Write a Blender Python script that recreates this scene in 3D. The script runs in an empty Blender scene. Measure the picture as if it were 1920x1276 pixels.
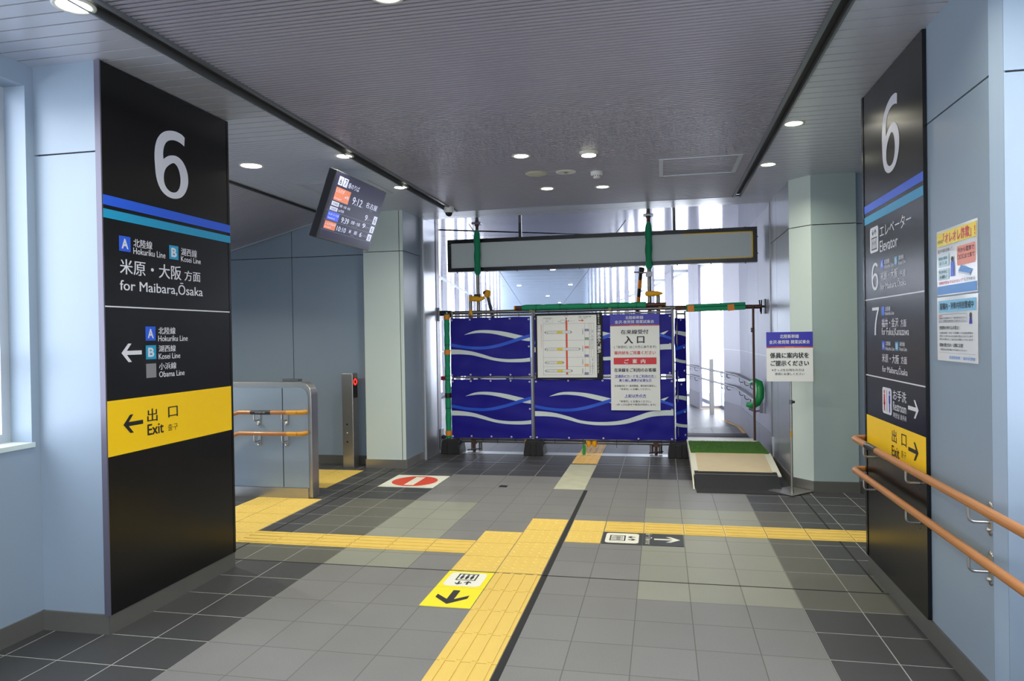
import bpy, math, random
from mathutils import Vector, Matrix
random.seed(7)
sc = bpy.context.scene
PI = math.pi

# ------------------------------------------------------------------ camera
YAW, PITCH, ROLL, FPX = -0.20579624, -0.00809892, -0.01591896, 1348.219
fw = Vector((math.sin(YAW)*math.cos(PITCH), math.cos(YAW)*math.cos(PITCH), math.sin(PITCH)))
rt = Vector((math.cos(YAW), -math.sin(YAW), 0)); up = rt.cross(fw)
r2 = math.cos(ROLL)*rt + math.sin(ROLL)*up
u2 = -math.sin(ROLL)*rt + math.cos(ROLL)*up
cam = bpy.data.objects.new('camera', bpy.data.cameras.new('camera'))
sc.collection.objects.link(cam)
cam.data.sensor_width = 36.0; cam.data.sensor_fit = 'HORIZONTAL'
cam.data.lens = FPX/1920*36.0; cam.data.clip_start = 0.05; cam.data.clip_end = 200
M = Matrix((r2, u2, -fw)).transposed().to_4x4(); M.translation = Vector((0, 0, 1.5))
cam.matrix_world = M
sc.camera = cam

# ------------------------------------------------------------------ world, view
world = bpy.data.worlds.new('world'); sc.world = world; world.use_nodes = True
bgn = world.node_tree.nodes['Background']
bgn.inputs[0].default_value = (0.84, 0.88, 1.0, 1); bgn.inputs[1].default_value = 8.2
sc.view_settings.view_transform = 'Standard'; sc.view_settings.look = 'None'
sc.view_settings.gamma = 1.0; sc.view_settings.use_curve_mapping = False
sc.view_settings.exposure = 0.0
sc.cycles.use_denoising = True
sc.cycles.max_bounces = 10; sc.cycles.diffuse_bounces = 5; sc.cycles.transparent_max_bounces = 64
sc.cycles.sample_clamp_indirect = 6.0
LAMP_W = 10.5           # watts of each ceiling downlight
LAMP_C = (1.0, 0.96, 0.80)

def lamp(x, y, z, power=LAMP_W, size=0.11, color=LAMP_C):
    l = bpy.data.lights.new('downlight_lamp', 'AREA'); l.shape = 'DISK'; l.size = size
    l.energy = power; l.color = color; l.spread = math.radians(150)
    o = bpy.data.objects.new('downlight_lamp', l); sc.collection.objects.link(o); o.location = (x, y, z)
    return o
def portal(loc, rot, sx, sy):
    l = bpy.data.lights.new('window_portal', 'AREA'); l.shape = 'RECTANGLE'; l.size = sx; l.size_y = sy
    l.cycles.is_portal = True
    o = bpy.data.objects.new('window_portal', l); sc.collection.objects.link(o); o.location = loc; o.rotation_euler = rot
    return o

# ------------------------------------------------------------------ materials
def lin(c):
    def f(v):
        v /= 255.0
        return v/12.92 if v <= 0.04045 else ((v+0.055)/1.055)**2.4
    return (f(c[0]), f(c[1]), f(c[2]), 1)
MATS = {}
def mat(name, rgb, rough=0.5, metal=0.0, emit=0.0, noise=0.0, nscale=8.0, bump=0.0, bscale=200.0, coat=0.0, spec=0.5, aniso=0.0, alpha=None):
    if name in MATS: return MATS[name]
    m = bpy.data.materials.new(name); m.use_nodes = True
    nt = m.node_tree; p = nt.nodes['Principled BSDF']
    c = lin(rgb); p.inputs['Base Color'].default_value = c
    p.inputs['Roughness'].default_value = rough; p.inputs['Metallic'].default_value = metal
    p.inputs['Specular IOR Level'].default_value = spec
    p.inputs['Coat Weight'].default_value = coat; p.inputs['Coat Roughness'].default_value = 0.1
    if aniso: p.inputs['Anisotropic'].default_value = aniso
    if emit:
        p.inputs['Emission Color'].default_value = c; p.inputs['Emission Strength'].default_value = emit
    if noise or bump:
        tc = nt.nodes.new('ShaderNodeTexCoord')
    if noise:
        n = nt.nodes.new('ShaderNodeTexNoise'); n.inputs['Scale'].default_value = nscale; n.inputs['Detail'].default_value = 5
        nt.links.new(tc.outputs['Object'], n.inputs['Vector'])
        mr = nt.nodes.new('ShaderNodeMapRange'); mr.inputs['To Min'].default_value = 1-noise; mr.inputs['To Max'].default_value = 1+noise
        nt.links.new(n.outputs['Fac'], mr.inputs['Value'])
        mx = nt.nodes.new('ShaderNodeVectorMath'); mx.operation = 'SCALE'; mx.inputs[0].default_value = c[:3]
        nt.links.new(mr.outputs[0], mx.inputs['Scale']); nt.links.new(mx.outputs[0], p.inputs['Base Color'])
    if bump:
        n = nt.nodes.new('ShaderNodeTexNoise'); n.inputs['Scale'].default_value = bscale; n.inputs['Detail'].default_value = 3
        nt.links.new(tc.outputs['Object'], n.inputs['Vector'])
        b = nt.nodes.new('ShaderNodeBump'); b.inputs['Strength'].default_value = bump; b.inputs['Distance'].default_value = 0.002
        nt.links.new(n.outputs['Fac'], b.inputs['Height']); nt.links.new(b.outputs[0], p.inputs['Normal'])
    MATS[name] = m
    return m

def tile_mat(name, rgb, grout, rough=0.50, px=0.295, py=0.307, ox=-0.75, oy=4.40):
    """square floor tile with narrow grout lines, slight variation tile by tile"""
    m = bpy.data.materials.new(name); m.use_nodes = True; nt = m.node_tree; p = nt.nodes['Principled BSDF']
    tc = nt.nodes.new('ShaderNodeTexCoord'); sp = nt.nodes.new('ShaderNodeSeparateXYZ'); nt.links.new(tc.outputs['Object'], sp.inputs[0])
    def mth(op, a, b=None, c=None):
        n = nt.nodes.new('ShaderNodeMath'); n.operation = op
        for i, v in enumerate((a, b, c)):
            if v is None: continue
            if isinstance(v, (int, float)): n.inputs[i].default_value = v
            else: nt.links.new(v, n.inputs[i])
        return n.outputs[0]
    ax = mth('DIVIDE', mth('SUBTRACT', sp.outputs['X'], ox), px)
    ay = mth('DIVIDE', mth('SUBTRACT', sp.outputs['Y'], oy), py)
    fx = mth('ABSOLUTE', mth('SUBTRACT', mth('FRACT', ax), 0.5)); fy = mth('ABSOLUTE', mth('SUBTRACT', mth('FRACT', ay), 0.5))
    g = mth('GREATER_THAN', mth('MAXIMUM', fx, fy), 0.5-0.0088)
    cb = nt.nodes.new('ShaderNodeCombineXYZ')
    nt.links.new(mth('FLOOR', ax), cb.inputs[0]); nt.links.new(mth('FLOOR', ay), cb.inputs[1])
    wn = nt.nodes.new('ShaderNodeTexWhiteNoise'); wn.noise_dimensions = '2D'; nt.links.new(cb.outputs[0], wn.inputs['Vector'])
    ns = nt.nodes.new('ShaderNodeTexNoise'); ns.inputs['Scale'].default_value = 130; ns.inputs['Detail'].default_value = 4
    nt.links.new(tc.outputs['Object'], ns.inputs['Vector'])
    big = nt.nodes.new('ShaderNodeTexNoise'); big.inputs['Scale'].default_value = 3.0; big.inputs['Detail'].default_value = 5
    nt.links.new(tc.outputs['Object'], big.inputs['Vector'])
    p.inputs['Specular IOR Level'].default_value = 0.35
    k = mth('ADD', 0.72, mth('ADD', mth('MULTIPLY', wn.outputs['Value'], 0.08), mth('ADD', mth('MULTIPLY', ns.outputs['Fac'], 0.28), mth('MULTIPLY', big.outputs['Fac'], 0.2))))
    sc_ = nt.nodes.new('ShaderNodeVectorMath'); sc_.operation = 'SCALE'; sc_.inputs[0].default_value = lin(rgb)[:3]; nt.links.new(k, sc_.inputs['Scale'])
    mix = nt.nodes.new('ShaderNodeMix'); mix.data_type = 'RGBA'
    nt.links.new(g, mix.inputs['Factor']); nt.links.new(sc_.outputs[0], mix.inputs['A']); mix.inputs['B'].default_value = lin(grout)
    nt.links.new(mix.outputs['Result'], p.inputs['Base Color'])
    rr = mth('ADD', mth('MULTIPLY', g, 0.3), mth('ADD', rough-0.05, mth('MULTIPLY', big.outputs['Fac'], 0.1)))
    nt.links.new(rr, p.inputs['Roughness'])
    b = nt.nodes.new('ShaderNodeBump'); b.inputs['Strength'].default_value = 0.25; b.inputs['Distance'].default_value = 0.002
    nt.links.new(mth('SUBTRACT', mth('MULTIPLY', ns.outputs['Fac'], 0.5), g), b.inputs['Height']); nt.links.new(b.outputs[0], p.inputs['Normal'])
    return m

def glass_mat():
    m = bpy.data.materials.new('clear_glass'); m.use_nodes = True; nt = m.node_tree
    for n in list(nt.nodes):
        if n.type != 'OUTPUT_MATERIAL': nt.nodes.remove(n)
    out = [n for n in nt.nodes if n.type == 'OUTPUT_MATERIAL'][0]
    t = nt.nodes.new('ShaderNodeBsdfTransparent'); t.inputs[0].default_value = (0.985, 0.995, 0.99, 1)
    g = nt.nodes.new('ShaderNodeBsdfGlossy'); g.inputs['Roughness'].default_value = 0.02
    x = nt.nodes.new('ShaderNodeMixShader')
    x.inputs[0].default_value = 0.04; nt.links.new(t.outputs[0], x.inputs[1]); nt.links.new(g.outputs[0], x.inputs[2])
    nt.links.new(x.outputs[0], out.inputs['Surface'])
    return m

WALL = mat('blue_grey_panel', (138, 154, 170), 0.42, noise=0.02, nscale=2)
WALL_LIT = mat('lit_grey_panel', (198, 211, 207), 0.36, noise=0.02, nscale=2)  # same panel paint as WALL, lightened in colour where light falls on it
WALLS = mat('silver_panel', (160, 164, 172), 0.28, metal=0.6, noise=0.03, nscale=2)
WALLW = mat('pale_lilac_panel', (130, 130, 145), 0.35, metal=0.1)
JOINT = mat('dark_joint', (22, 24, 28), 0.8)
BASE = mat('stone_skirting', (92, 92, 88), 0.35, noise=0.12, nscale=6)
STEEL = mat('brushed_steel', (176, 174, 170), 0.30, metal=0.85, noise=0.04, nscale=20)
STEELD = mat('dull_steel', (120, 120, 122), 0.38, metal=0.9)
ALU = mat('pale_aluminium', (190, 195, 200), 0.4, metal=0.5)
SIGNB = mat('black_sign_panel', (11, 11, 13), 0.26, spec=0.4)
FRAMEB = mat('matt_black_frame', (20, 20, 23), 0.6, spec=0.3)
SKIRT = mat('grey_corridor_skirting', (104, 104, 114), 0.4)
WALL_HALF_LIT = mat('half_lit_grey_panel', (156, 173, 172), 0.36)  # same panel paint again, toned down in colour for a less lit face
WHITE = mat('sign_white', (214, 216, 226), 0.4)
SBLUE = mat('line_blue', (36, 92, 220), 0.35)
STEAL = mat('line_teal', (24, 150, 196), 0.35)
SGREY = mat('line_grey', (130, 132, 136), 0.4)
SYEL = mat('exit_yellow', (250, 205, 10), 0.38)
SBLK = mat('letter_black', (22, 24, 28), 0.45)
CEIL = mat('ceiling_slat_grey', (168, 165, 175), 0.36, metal=0.3)
CEILB = mat('ceiling_board_grey', (196, 199, 210), 0.28, metal=0.3)
CEILD = mat('ceiling_gap_dark', (46, 46, 50), 0.6)
CFRAME = mat('ceiling_frame_grey', (110, 114, 118), 0.35, metal=0.5)
CWHITE = mat('glossy_white_soffit', (186, 187, 200), 0.10, metal=0.75)
GLASS = glass_mat()
EMIT = mat('lamp_disc', (255, 250, 225), 0.5, emit=14.0)
RING = mat('lamp_ring', (205, 208, 200), 0.4)
TAC = mat('tactile_yellow', (218, 186, 92), 0.55, noise=0.05, nscale=10)
TACP = mat('tactile_yellow_far', (236, 190, 100), 0.5, noise=0.05, nscale=10)
T_LIGHT = tile_mat('floor_tile_beige_grey', (136, 138, 127), (106, 107, 100))
T_MID = tile_mat('floor_tile_mid_grey', (118, 118, 118), (97, 97, 95))
T_BROWN = tile_mat('floor_tile_brown_grey', (90, 90, 83), (150, 150, 142))
T_DARK = tile_mat('floor_tile_dark_grey', (64, 65, 67), (158, 160, 156))
ORANGE = mat('rail_orange_brown', (174, 112, 54), 0.38, coat=0.2)
GREENW = mat('green_foam_wrap', (10, 140, 96), 0.7, bump=0.4, bscale=30)
NAVY = mat('navy_banner_cloth', (22, 15, 132), 0.5, spec=0.25, bump=0.15, bscale=25)
WAVEW = mat('banner_pale_wave', (205, 216, 216), 0.45)
WAVEB = mat('banner_blue_wave', (14, 78, 205), 0.45)
PIPE = mat('galvanised_pipe', (128, 126, 122), 0.35, metal=0.8, noise=0.1, nscale=15)
PIPED = mat('dark_rusty_pipe', (84, 56, 46), 0.5, metal=0.4, noise=0.2, nscale=15)
YCAP = mat('yellow_plastic_cap', (236, 170, 20), 0.5)
OTAPE = mat('orange_tape', (225, 135, 30), 0.55)
BTAPE = mat('black_tape', (18, 18, 22), 0.5)
RUBBER = mat('black_rubber', (26, 26, 28), 0.7, bump=0.3, bscale=60)
PAPER = mat('poster_paper', (226, 228, 226), 0.45)
PBLUE = mat('poster_blue', (50, 48, 170), 0.45)
PRED = mat('poster_red', (205, 36, 48), 0.45)
PORNG = mat('poster_orange', (215, 100, 40), 0.45)
TURF = mat('green_turf', (62, 108, 30), 0.95, noise=0.35, nscale=90, bump=1.0, bscale=150)
PLY = mat('beige_board', (208, 192, 160), 0.6, noise=0.05, nscale=12)
CREAM = mat('white_painted_board', (224, 222, 205), 0.5)
MATB = mat('black_mat', (40, 42, 46), 0.95, noise=0.25, nscale=120, bump=0.8, bscale=200)
WOOD = mat('pale_timber', (196, 156, 106), 0.6, noise=0.15, nscale=10)
WPLAS = mat('white_plastic', (222, 224, 222), 0.4)
SIGNW = mat('blank_sign_white', (196, 206, 206), 0.35)

# ------------------------------------------------------------------ mesh helpers
TXTC = {}
def text_geo(s, bold):
    key = (s, bold)
    if key in TXTC: return TXTC[key]
    cu = bpy.data.curves.new('lettering', 'FONT'); cu.body = s; cu.size = 1.0; cu.resolution_u = 9 if len(s) == 1 else 3
    cu.offset = bold; cu.fill_mode = 'FRONT'
    o = bpy.data.objects.new('lettering', cu); sc.collection.objects.link(o)
    bpy.context.view_layer.update()
    dg = bpy.context.evaluated_depsgraph_get()
    me = bpy.data.meshes.new_from_object(o.evaluated_get(dg))
    vs = [(v.co.x, v.co.y) for v in me.vertices]; fs = [tuple(p.vertices) for p in me.polygons]
    bpy.data.objects.remove(o); bpy.data.curves.remove(cu); bpy.data.meshes.remove(me)
    if vs:
        x0 = min(v[0] for v in vs); x1 = max(v[0] for v in vs); y0 = min(v[1] for v in vs); y1 = max(v[1] for v in vs)
    else: x0 = y0 = 0; x1 = y1 = 1
    TXTC[key] = (vs, fs, x0, y0, max(x1-x0, 1e-6), max(y1-y0, 1e-6))
    return TXTC[key]

class MB:
    def __init__(s): s.v = []; s.f = []; s.mi = []; s.ms = []; s.sm = []
    def m(s, mt):
        if mt not in s.ms: s.ms.append(mt)
        return s.ms.index(mt)
    def add(s, vs, fs, mt, smooth=False):
        b = len(s.v); s.v += [Vector(v) for v in vs]; i = s.m(mt)
        for f in fs: s.f.append([b+k for k in f]); s.mi.append(i); s.sm.append(smooth)
    def obox(s, O, U, V, W, a0, a1, b0, b1, c0, c1, mt):
        O, U, V, W = Vector(O), Vector(U), Vector(V), Vector(W)
        vs = [O+U*a+V*b+W*c for a in (a0, a1) for b in (b0, b1) for c in (c0, c1)]
        fs = [(0, 1, 3, 2), (4, 6, 7, 5), (0, 4, 5, 1), (2, 3, 7, 6), (0, 2, 6, 4), (1, 5, 7, 3)]
        if U.cross(V).dot(W) < 0: fs = [f[::-1] for f in fs]
        s.add(vs, fs, mt)
    def box(s, x0, x1, y0, y1, z0, z1, mt): s.obox((0, 0, 0), (1, 0, 0), (0, 1, 0), (0, 0, 1), x0, x1, y0, y1, z0, z1, mt)
    def prism(s, pts, O, U, V, W, c0, c1, mt):
        """2D outline (U,V) extruded along W"""
        O, U, V, W = Vector(O), Vector(U), Vector(V), Vector(W); n = len(pts)
        vs = [O+U*p[0]+V*p[1]+W*c0 for p in pts]+[O+U*p[0]+V*p[1]+W*c1 for p in pts]
        fs = [tuple(range(n)), tuple(range(2*n-1, n-1, -1))]+[(i, n+i, n+(i+1) % n, (i+1) % n) for i in range(n)]
        s.add(vs, fs, mt)
    def tube(s, pts, r, mt, seg=12, smooth=True, closed=False):
        pts = [Vector(p) for p in pts]; rr = r if isinstance(r, (list, tuple)) else [r]*len(pts)
        n = len(pts); vs = []; prev = None
        for i, p in enumerate(pts):
            t = (pts[min(i+1, n-1)]-pts[max(i-1, 0)]).normalized()
            if prev is None:
                a = Vector((0, 0, 1)) if abs(t.z) < 0.9 else Vector((1, 0, 0)); a = (a-t*a.dot(t)).normalized()
            else: a = (prev-t*prev.dot(t)).normalized()
            prev = a; b = t.cross(a)
            for k in range(seg):
                an = 2*PI*k/seg; vs.append(p+(a*math.cos(an)+b*math.sin(an))*rr[i])
        fs = []
        for i in range(n-1):
            for k in range(seg):
                fs.append((i*seg+k, i*seg+(k+1) % seg, (i+1)*seg+(k+1) % seg, (i+1)*seg+k))
        s.add(vs, fs, mt, smooth)
        s.add([vs[k] for k in range(seg)], [tuple(range(seg-1, -1, -1))], mt)
        s.add([vs[(n-1)*seg+k] for k in range(seg)], [tuple(range(seg))], mt)
    def disc(s, c, r, z0, z1, mt, seg=28, r1=None):
        s.tube([(c[0], c[1], z0), (c[0], c[1], z1)], [r, r if r1 is None else r1], mt, seg)
    def lathe(s, c, prof, mt, seg=28, axis=(0, 0, 1)):
        ax = Vector(axis).normalized(); a = Vector((1, 0, 0)) if abs(ax.x) < 0.9 else Vector((0, 1, 0)); a = (a-ax*a.dot(ax)).normalized(); b = ax.cross(a)
        c = Vector(c); vs = []; n = len(prof)
        for r, h in prof:
            for k in range(seg):
                an = 2*PI*k/seg; vs.append(c+ax*h+(a*math.cos(an)+b*math.sin(an))*r)
        fs = [(i*seg+k, i*seg+(k+1) % seg, (i+1)*seg+(k+1) % seg, (i+1)*seg+k) for i in range(n-1) for k in range(seg)]
        s.add(vs, fs, mt, True)
    def build(s, name, parent=None, bevel=0.0, origin=None):
        if origin is None:
            if parent is None:
                xs = [v.x for v in s.v]; ys = [v.y for v in s.v]; zs = [v.z for v in s.v]
                origin = Vector(((min(xs)+max(xs))/2, (min(ys)+max(ys))/2, min(zs)))
            else: origin = Vector((0, 0, 0))
        me = bpy.data.meshes.new(name)
        root = Vector((0, 0, 0))
        if parent is not None:
            root = parent.location.copy(); q = parent.parent
            while q is not None: root += q.location; q = q.parent
        org = Vector(origin) if parent is None else root
        me.from_pydata([v-org for v in s.v], [], s.f)
        for m_ in s.ms: me.materials.append(m_)
        me.polygons.foreach_set('material_index', s.mi); me.polygons.foreach_set('use_smooth', s.sm)
        me.update()
        o = bpy.data.objects.new(name, me); sc.collection.objects.link(o)
        if parent is None: o.location = org
        else: o.parent = parent
        if bevel:
            b = o.modifiers.new('bevel', 'BEVEL'); b.width = bevel; b.segments = 2; b.limit_method = 'ANGLE'
        return o

class F:
    """a flat face to letter or draw on: origin, right, up"""
    def __init__(s, O, U, V): s.O = Vector(O); s.U = Vector(U).normalized(); s.V = Vector(V).normalized(); s.N = s.U.cross(s.V)
    def P(s, a, b, e=0.0): return s.O+s.U*a+s.V*b+s.N*e
    def text(s, mb, t, a0, a1, b0, b1, mt, e=0.0012, bold=0.012):
        cjk = len(t) > 1 or ord(t[0]) > 0x2000
        vs, fs, x0, y0, w, h = text_geo(t, 0.0 if cjk else bold)
        k = bold*0.9*(a1-a0)/w if cjk else 0
        sh = [(0, 0)] if k == 0 else ([(-k, 0), (k, 0)] if bold < 0.018 else [(-k, k*.6), (k, k*.6), (-k, -k*.6), (k, -k*.6), (0, 0)])
        for i, (dx, dy) in enumerate(sh):
            mb.add([s.P(a0+(v[0]-x0)/w*(a1-a0)+dx, b0+(v[1]-y0)/h*(b1-b0)+dy, e+i*.00003) for v in vs], fs, mt)
    def rect(s, mb, a0, a1, b0, b1, mt, e=0.001): mb.add([s.P(a0, b0, e), s.P(a1, b0, e), s.P(a1, b1, e), s.P(a0, b1, e)], [(0, 1, 2, 3)], mt)
    def poly(s, mb, pts, mt, e=0.001): mb.add([s.P(a, b, e) for a, b in pts], [tuple(range(len(pts)))], mt)
    def rrect(s, mb, a0, a1, b0, b1, r, mt, e=0.001):
        pts = []
        for cx, cy, st in ((a1-r, b1-r, 0), (a0+r, b1-r, 90), (a0+r, b0+r, 180), (a1-r, b0+r, 270)):
            for k in range(7):
                an = math.radians(st+15*k); pts.append((cx+r*math.cos(an), cy+r*math.sin(an)))
        s.poly(mb, pts, mt, e)
    def outline(s, mb, a0, a1, b0, b1, w, mt, e=0.0012):
        s.rect(mb, a0, a1, b0, b0+w, mt, e); s.rect(mb, a0, a1, b1-w, b1, mt, e)
        s.rect(mb, a0, a0+w, b0+w, b1-w, mt, e); s.rect(mb, a1-w, a1, b0+w, b1-w, mt, e)
    def stroke(s, mb, p, q, w, mt, e=0.0013):
        d = Vector((q[0]-p[0], q[1]-p[1])); d.normalize(); n = Vector((-d.y, d.x))*w/2
        s.poly(mb, [(p[0]-n.x, p[1]-n.y), (q[0]-n.x, q[1]-n.y), (q[0]+n.x, q[1]+n.y), (p[0]+n.x, p[1]+n.y)], mt, e)
    def disc(s, mb, a, b, r, mt, e=0.001, ry=None, n=40):
        ry = r if ry is None else ry
        s.poly(mb, [(a+r*math.cos(2*PI*k/n), b+ry*math.sin(2*PI*k/n)) for k in range(n)], mt, e)
    def arrow(s, mb, tx, ty, dx, dy, L, H, w, mt, e=0.0013):
        """arrow whose tip is (tx,ty), pointing along (dx,dy), length L, head height H, stroke w"""
        nx, ny = -dy, dx
        def q(a, b): return (tx-dx*a+nx*b, ty-dy*a+ny*b)
        s.poly(mb, [q(w*0.6, w/2), q(L, w/2), q(L, -w/2), q(w*0.6, -w/2)], mt, e)
        for sg in (1, -1):
            pts = [q(0, 0), q(H*0.5, sg*H/2), q(H*0.5+w*1.15, sg*H/2), q(w*1.3, 0)]
            s.poly(mb, pts if sg < 0 else pts[::-1], mt, e+0.0001*sg)
    def person(s, mb, cx, b, h, mt, e=0.0014, skirt=False):
        s.disc(mb, cx, b+h*0.92, h*0.09, mt, e, n=14)
        if skirt:
            s.poly(mb, [(cx-h*.14, b+h*.30), (cx+h*.14, b+h*.30), (cx+h*.09, b+h*.80), (cx-h*.09, b+h*.80)], mt, e)
        else: s.rect(mb, cx-h*.12, cx+h*.12, b+h*.42, b+h*.80, mt, e)
        s.rect(mb, cx-h*.08, cx-h*.01, b, b+h*.42, mt, e); s.rect(mb, cx+h*.01, cx+h*.08, b, b+h*.42, mt, e)
    def elevator(s, mb, a0, a1, b0, b1, mt):
        """lift pictogram: box with three people, up and down arrows above"""
        w = a1-a0; h = b1-b0; bh = h*0.60
        s.outline(mb, a0, a1, b0, b0+bh, w*0.07, mt)
        for k in range(3): s.person(mb, a0+w*(0.25+0.25*k), b0+bh*0.12, bh*0.72, mt)
        t = w*0.09
        s.arrow(mb, a0+w*0.28, b0+bh*1.12, 0, -1, h*0.30, w*0.34, t, mt)
        s.arrow(mb, a0+w*0.72, b1, 0, 1, h*0.30, w*0.34, t, mt)

SIX_O = [(0.913, 0.961), (0.81, 0.993), (0.626, 1.0), (0.446, 0.976), (0.294, 0.932), (0.163, 0.86), (0.066, 0.761), (0.014, 0.64), (0.0, 0.517), (0.01, 0.399), (0.031, 0.263), (0.09, 0.15), (0.194, 0.063), (0.343, 0.012), (0.516, 0.0), (0.699, 0.027), (0.841, 0.087), (0.948, 0.188), (1.0, 0.302), (0.986, 0.428), (0.913, 0.534), (0.792, 0.611), (0.633, 0.64), (0.453, 0.616), (0.343, 0.577), (0.256, 0.531), (0.249, 0.621), (0.284, 0.72), (0.353, 0.792), (0.464, 0.841), (0.619, 0.865), (0.779, 0.857), (0.896, 0.829)]
SIX_H = [(0.561, 0.524), (0.426, 0.476), (0.315, 0.403), (0.26, 0.307), (0.263, 0.205), (0.325, 0.133), (0.433, 0.092), (0.557, 0.092), (0.657, 0.126), (0.73, 0.2), (0.758, 0.297), (0.737, 0.401), (0.671, 0.486)]
def smooth_loop(P):
    out = []; n = len(P)
    for i in range(n):
        p0, p1, p2, p3 = P[i-1], P[i], P[(i+1) % n], P[(i+2) % n]
        for k in range(4):
            t = k/4.0; out.append(tuple(.5*((2*p1[d])+(-p0[d]+p2[d])*t+(2*p0[d]-5*p1[d]+4*p2[d]-p3[d])*t*t+(-p0[d]+3*p1[d]-3*p2[d]+p3[d])*t**3) for d in (0, 1)))
    return out
def big_six(fr, mb, a0, a1, b0, b1, mt, e=0.0012):
    from mathutils.geometry import tessellate_polygon
    L = []
    n = len(SIX_O)
    for i in range(n):                     # keep the two terminal corners and the notch sharp
        p0, p1, p2, p3 = SIX_O[i-1], SIX_O[i], SIX_O[(i+1) % n], SIX_O[(i+2) % n]
        sharp = {0, 25, n-1}
        if i in sharp: p0 = p1
        if (i+1) % n in sharp: p3 = p2
        for k in range(4):
            t = k/4.0; L.append(tuple(.5*((2*p1[d])+(-p0[d]+p2[d])*t+(2*p0[d]-5*p1[d]+4*p2[d]-p3[d])*t*t+(-p0[d]+3*p1[d]-3*p2[d]+p3[d])*t**3) for d in (0, 1)))
    Hh = smooth_loop(SIX_H)
    loops = [[Vector((x, y, 0)) for x, y in L], [Vector((x, y, 0)) for x, y in Hh]]
    tri = tessellate_polygon(loops); vs = L+Hh
    fs = []
    for t_ in tri:
        a, b, c = (Vector(vs[i]) for i in t_); cr_ = (b.x-a.x)*(c.y-a.y)-(b.y-a.y)*(c.x-a.x)
        fs.append(tuple(t_) if cr_ > 0 else tuple(t_[::-1]))
    mb.add([fr.P(a0+x*(a1-a0), b0+y*(b1-b0), e) for x, y in vs], fs, mt)

def thing(name, label, cat, loc, group=None):
    o = bpy.data.objects.new(name, None); sc.collection.objects.link(o); o.empty_display_size = 0.1
    o.location = loc; o['label'] = label; o['category'] = cat
    if group: o['group'] = group
    return o
def tag(o, label, cat, group=None):
    o['label'] = label; o['category'] = cat
    if group: o['group'] = group
    return o
def struct(o): o['kind'] = 'structure'; return o
def copy_tree(o, parent=None):
    c = o.copy(); sc.collection.objects.link(c); c.parent = parent
    for ch in list(o.children): copy_tree(ch, c)
    return c

H = 2.93
# ------------------------------------------------------------------ floor
def tone(x, y):
    if -2.23 < x < -1.64 and 4.45 < y < 6.24: return T_LIGHT
    if -0.16 < x < 0.72 and 4.09 < y < 6.24: return T_LIGHT
    if y > 9.0: return T_MID
    if -2.23 < x < 0.72: return T_MID if y < 7.47 else T_DARK
    if x < -2.23:
        if y < 4.40: return T_DARK
        if -2.83 < x and y < 6.26: return T_BROWN
        if x < -2.83 and y < 5.02: return T_BROWN
        return T_DARK
    if x > 0.72:
        if 4.09 < y < 4.72 or (x < 1.02 and 4.09 < y < 6.24): return T_BROWN
        return T_DARK
    return T_DARK
fl = MB()
xs = [-0.75+0.295*k for k in range(-24, 20)]; ys = [4.40+0.307*j for j in range(-28, 46)]
for i in range(len(xs)-1):
    for j in range(len(ys)-1):
        cx, cy = (xs[i]+xs[i+1])/2, (ys[j]+ys[j+1])/2
        x0, x1 = xs[i], xs[i+1]
        if 4.40 < cy < 6.24 and cx < -4.14: continue
        fl.add([(x0, ys[j], 0), (x1, ys[j], 0), (x1, ys[j+1], 0), (x0, ys[j+1], 0)], [(0, 1, 2, 3)], tone(cx, cy))
fl.box(xs[0], xs[-1], ys[0], 4.40, -0.12, -0.02, BASE); fl.box(-4.14, xs[-1], 4.40, 6.24, -0.12, -0.02, BASE); fl.box(xs[0], xs[-1], 6.24, ys[-1], -0.12, -0.02, BASE)
struct(fl.build('floor', origin=(0, 0, 0)))
def strip(x0, x1, y0, y1, mt, z=0.0012, name='trim_1'):
    m = MB(); m.box(x0, x1, y0, y1, -0.01, z, mt); return struct(m.build(name))
strip(-4.1, 1.24, 4.396, 4.406, JOINT, name='trim_1')
strip(-0.752, -0.716, -4, 6.86, JOINT, name='trim_2')
strip(-2.998, -2.986, 4.42, 8.2, JOINT, name='trim_3')
strip(1.205, 1.217, 4.42, 6.95, JOINT, name='trim_4')
strip(-2.82, 1.17, 8.215, 8.25, STEELD, name='trim_5')
strip(-2.82, 1.17, 8.82, 9.0, ALU, 0.003, name='trim_6')
# stair flight going down on the left
st = MB()
for k in range(9):
    st.box(-4.14-0.29*(k+1), -4.14-0.29*k, 4.36, 6.18, -0.165*(k+1)-0.12, -0.165*(k+1), T_BROWN)
    st.box(-4.18-0.29*k, -4.14-0.29*k, 4.36, 6.18, -0.165*(k+1), -0.165*(k+1)+0.004, STEELD)
so = tag(st.build('staircase', origin=(0, 0, 0)), 'grey stair flight leading down behind the left black sign pillar', 'stairs')

# corridor frame beyond the barrier (bends ten degrees to the left)
cd = Vector((-0.1655, 0.9862, 0)); cn = Vector((0.9862, 0.1655, 0))
def CP(s, t, z=0.0): v = cd*s+cn*t; v.z = z; return v
T_COR = tile_mat('corridor_tile_grey', (72, 71, 77), (110, 110, 116), rough=0.42, px=0.3, py=0.3, ox=0, oy=0)
cf = MB()
def L2(p): return Vector((p[0], p[1], 0))
loc_pts = [CP(8.9, -2.9), CP(8.9, 4.4), CP(48, 4.4), CP(48, -2.9)]
cf.add([(CP(9.6, -2.6, 0.0015)), (CP(11.5, 3.12, 0.0015)), (CP(12, 3.7, 0.0015)), (CP(48, 3.7, 0.0015)), (CP(48, -2.6, 0.0015))], [(0, 1, 2, 3, 4)], T_COR)
struct(cf.build('floor', origin=(0, 0, 0)))

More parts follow.
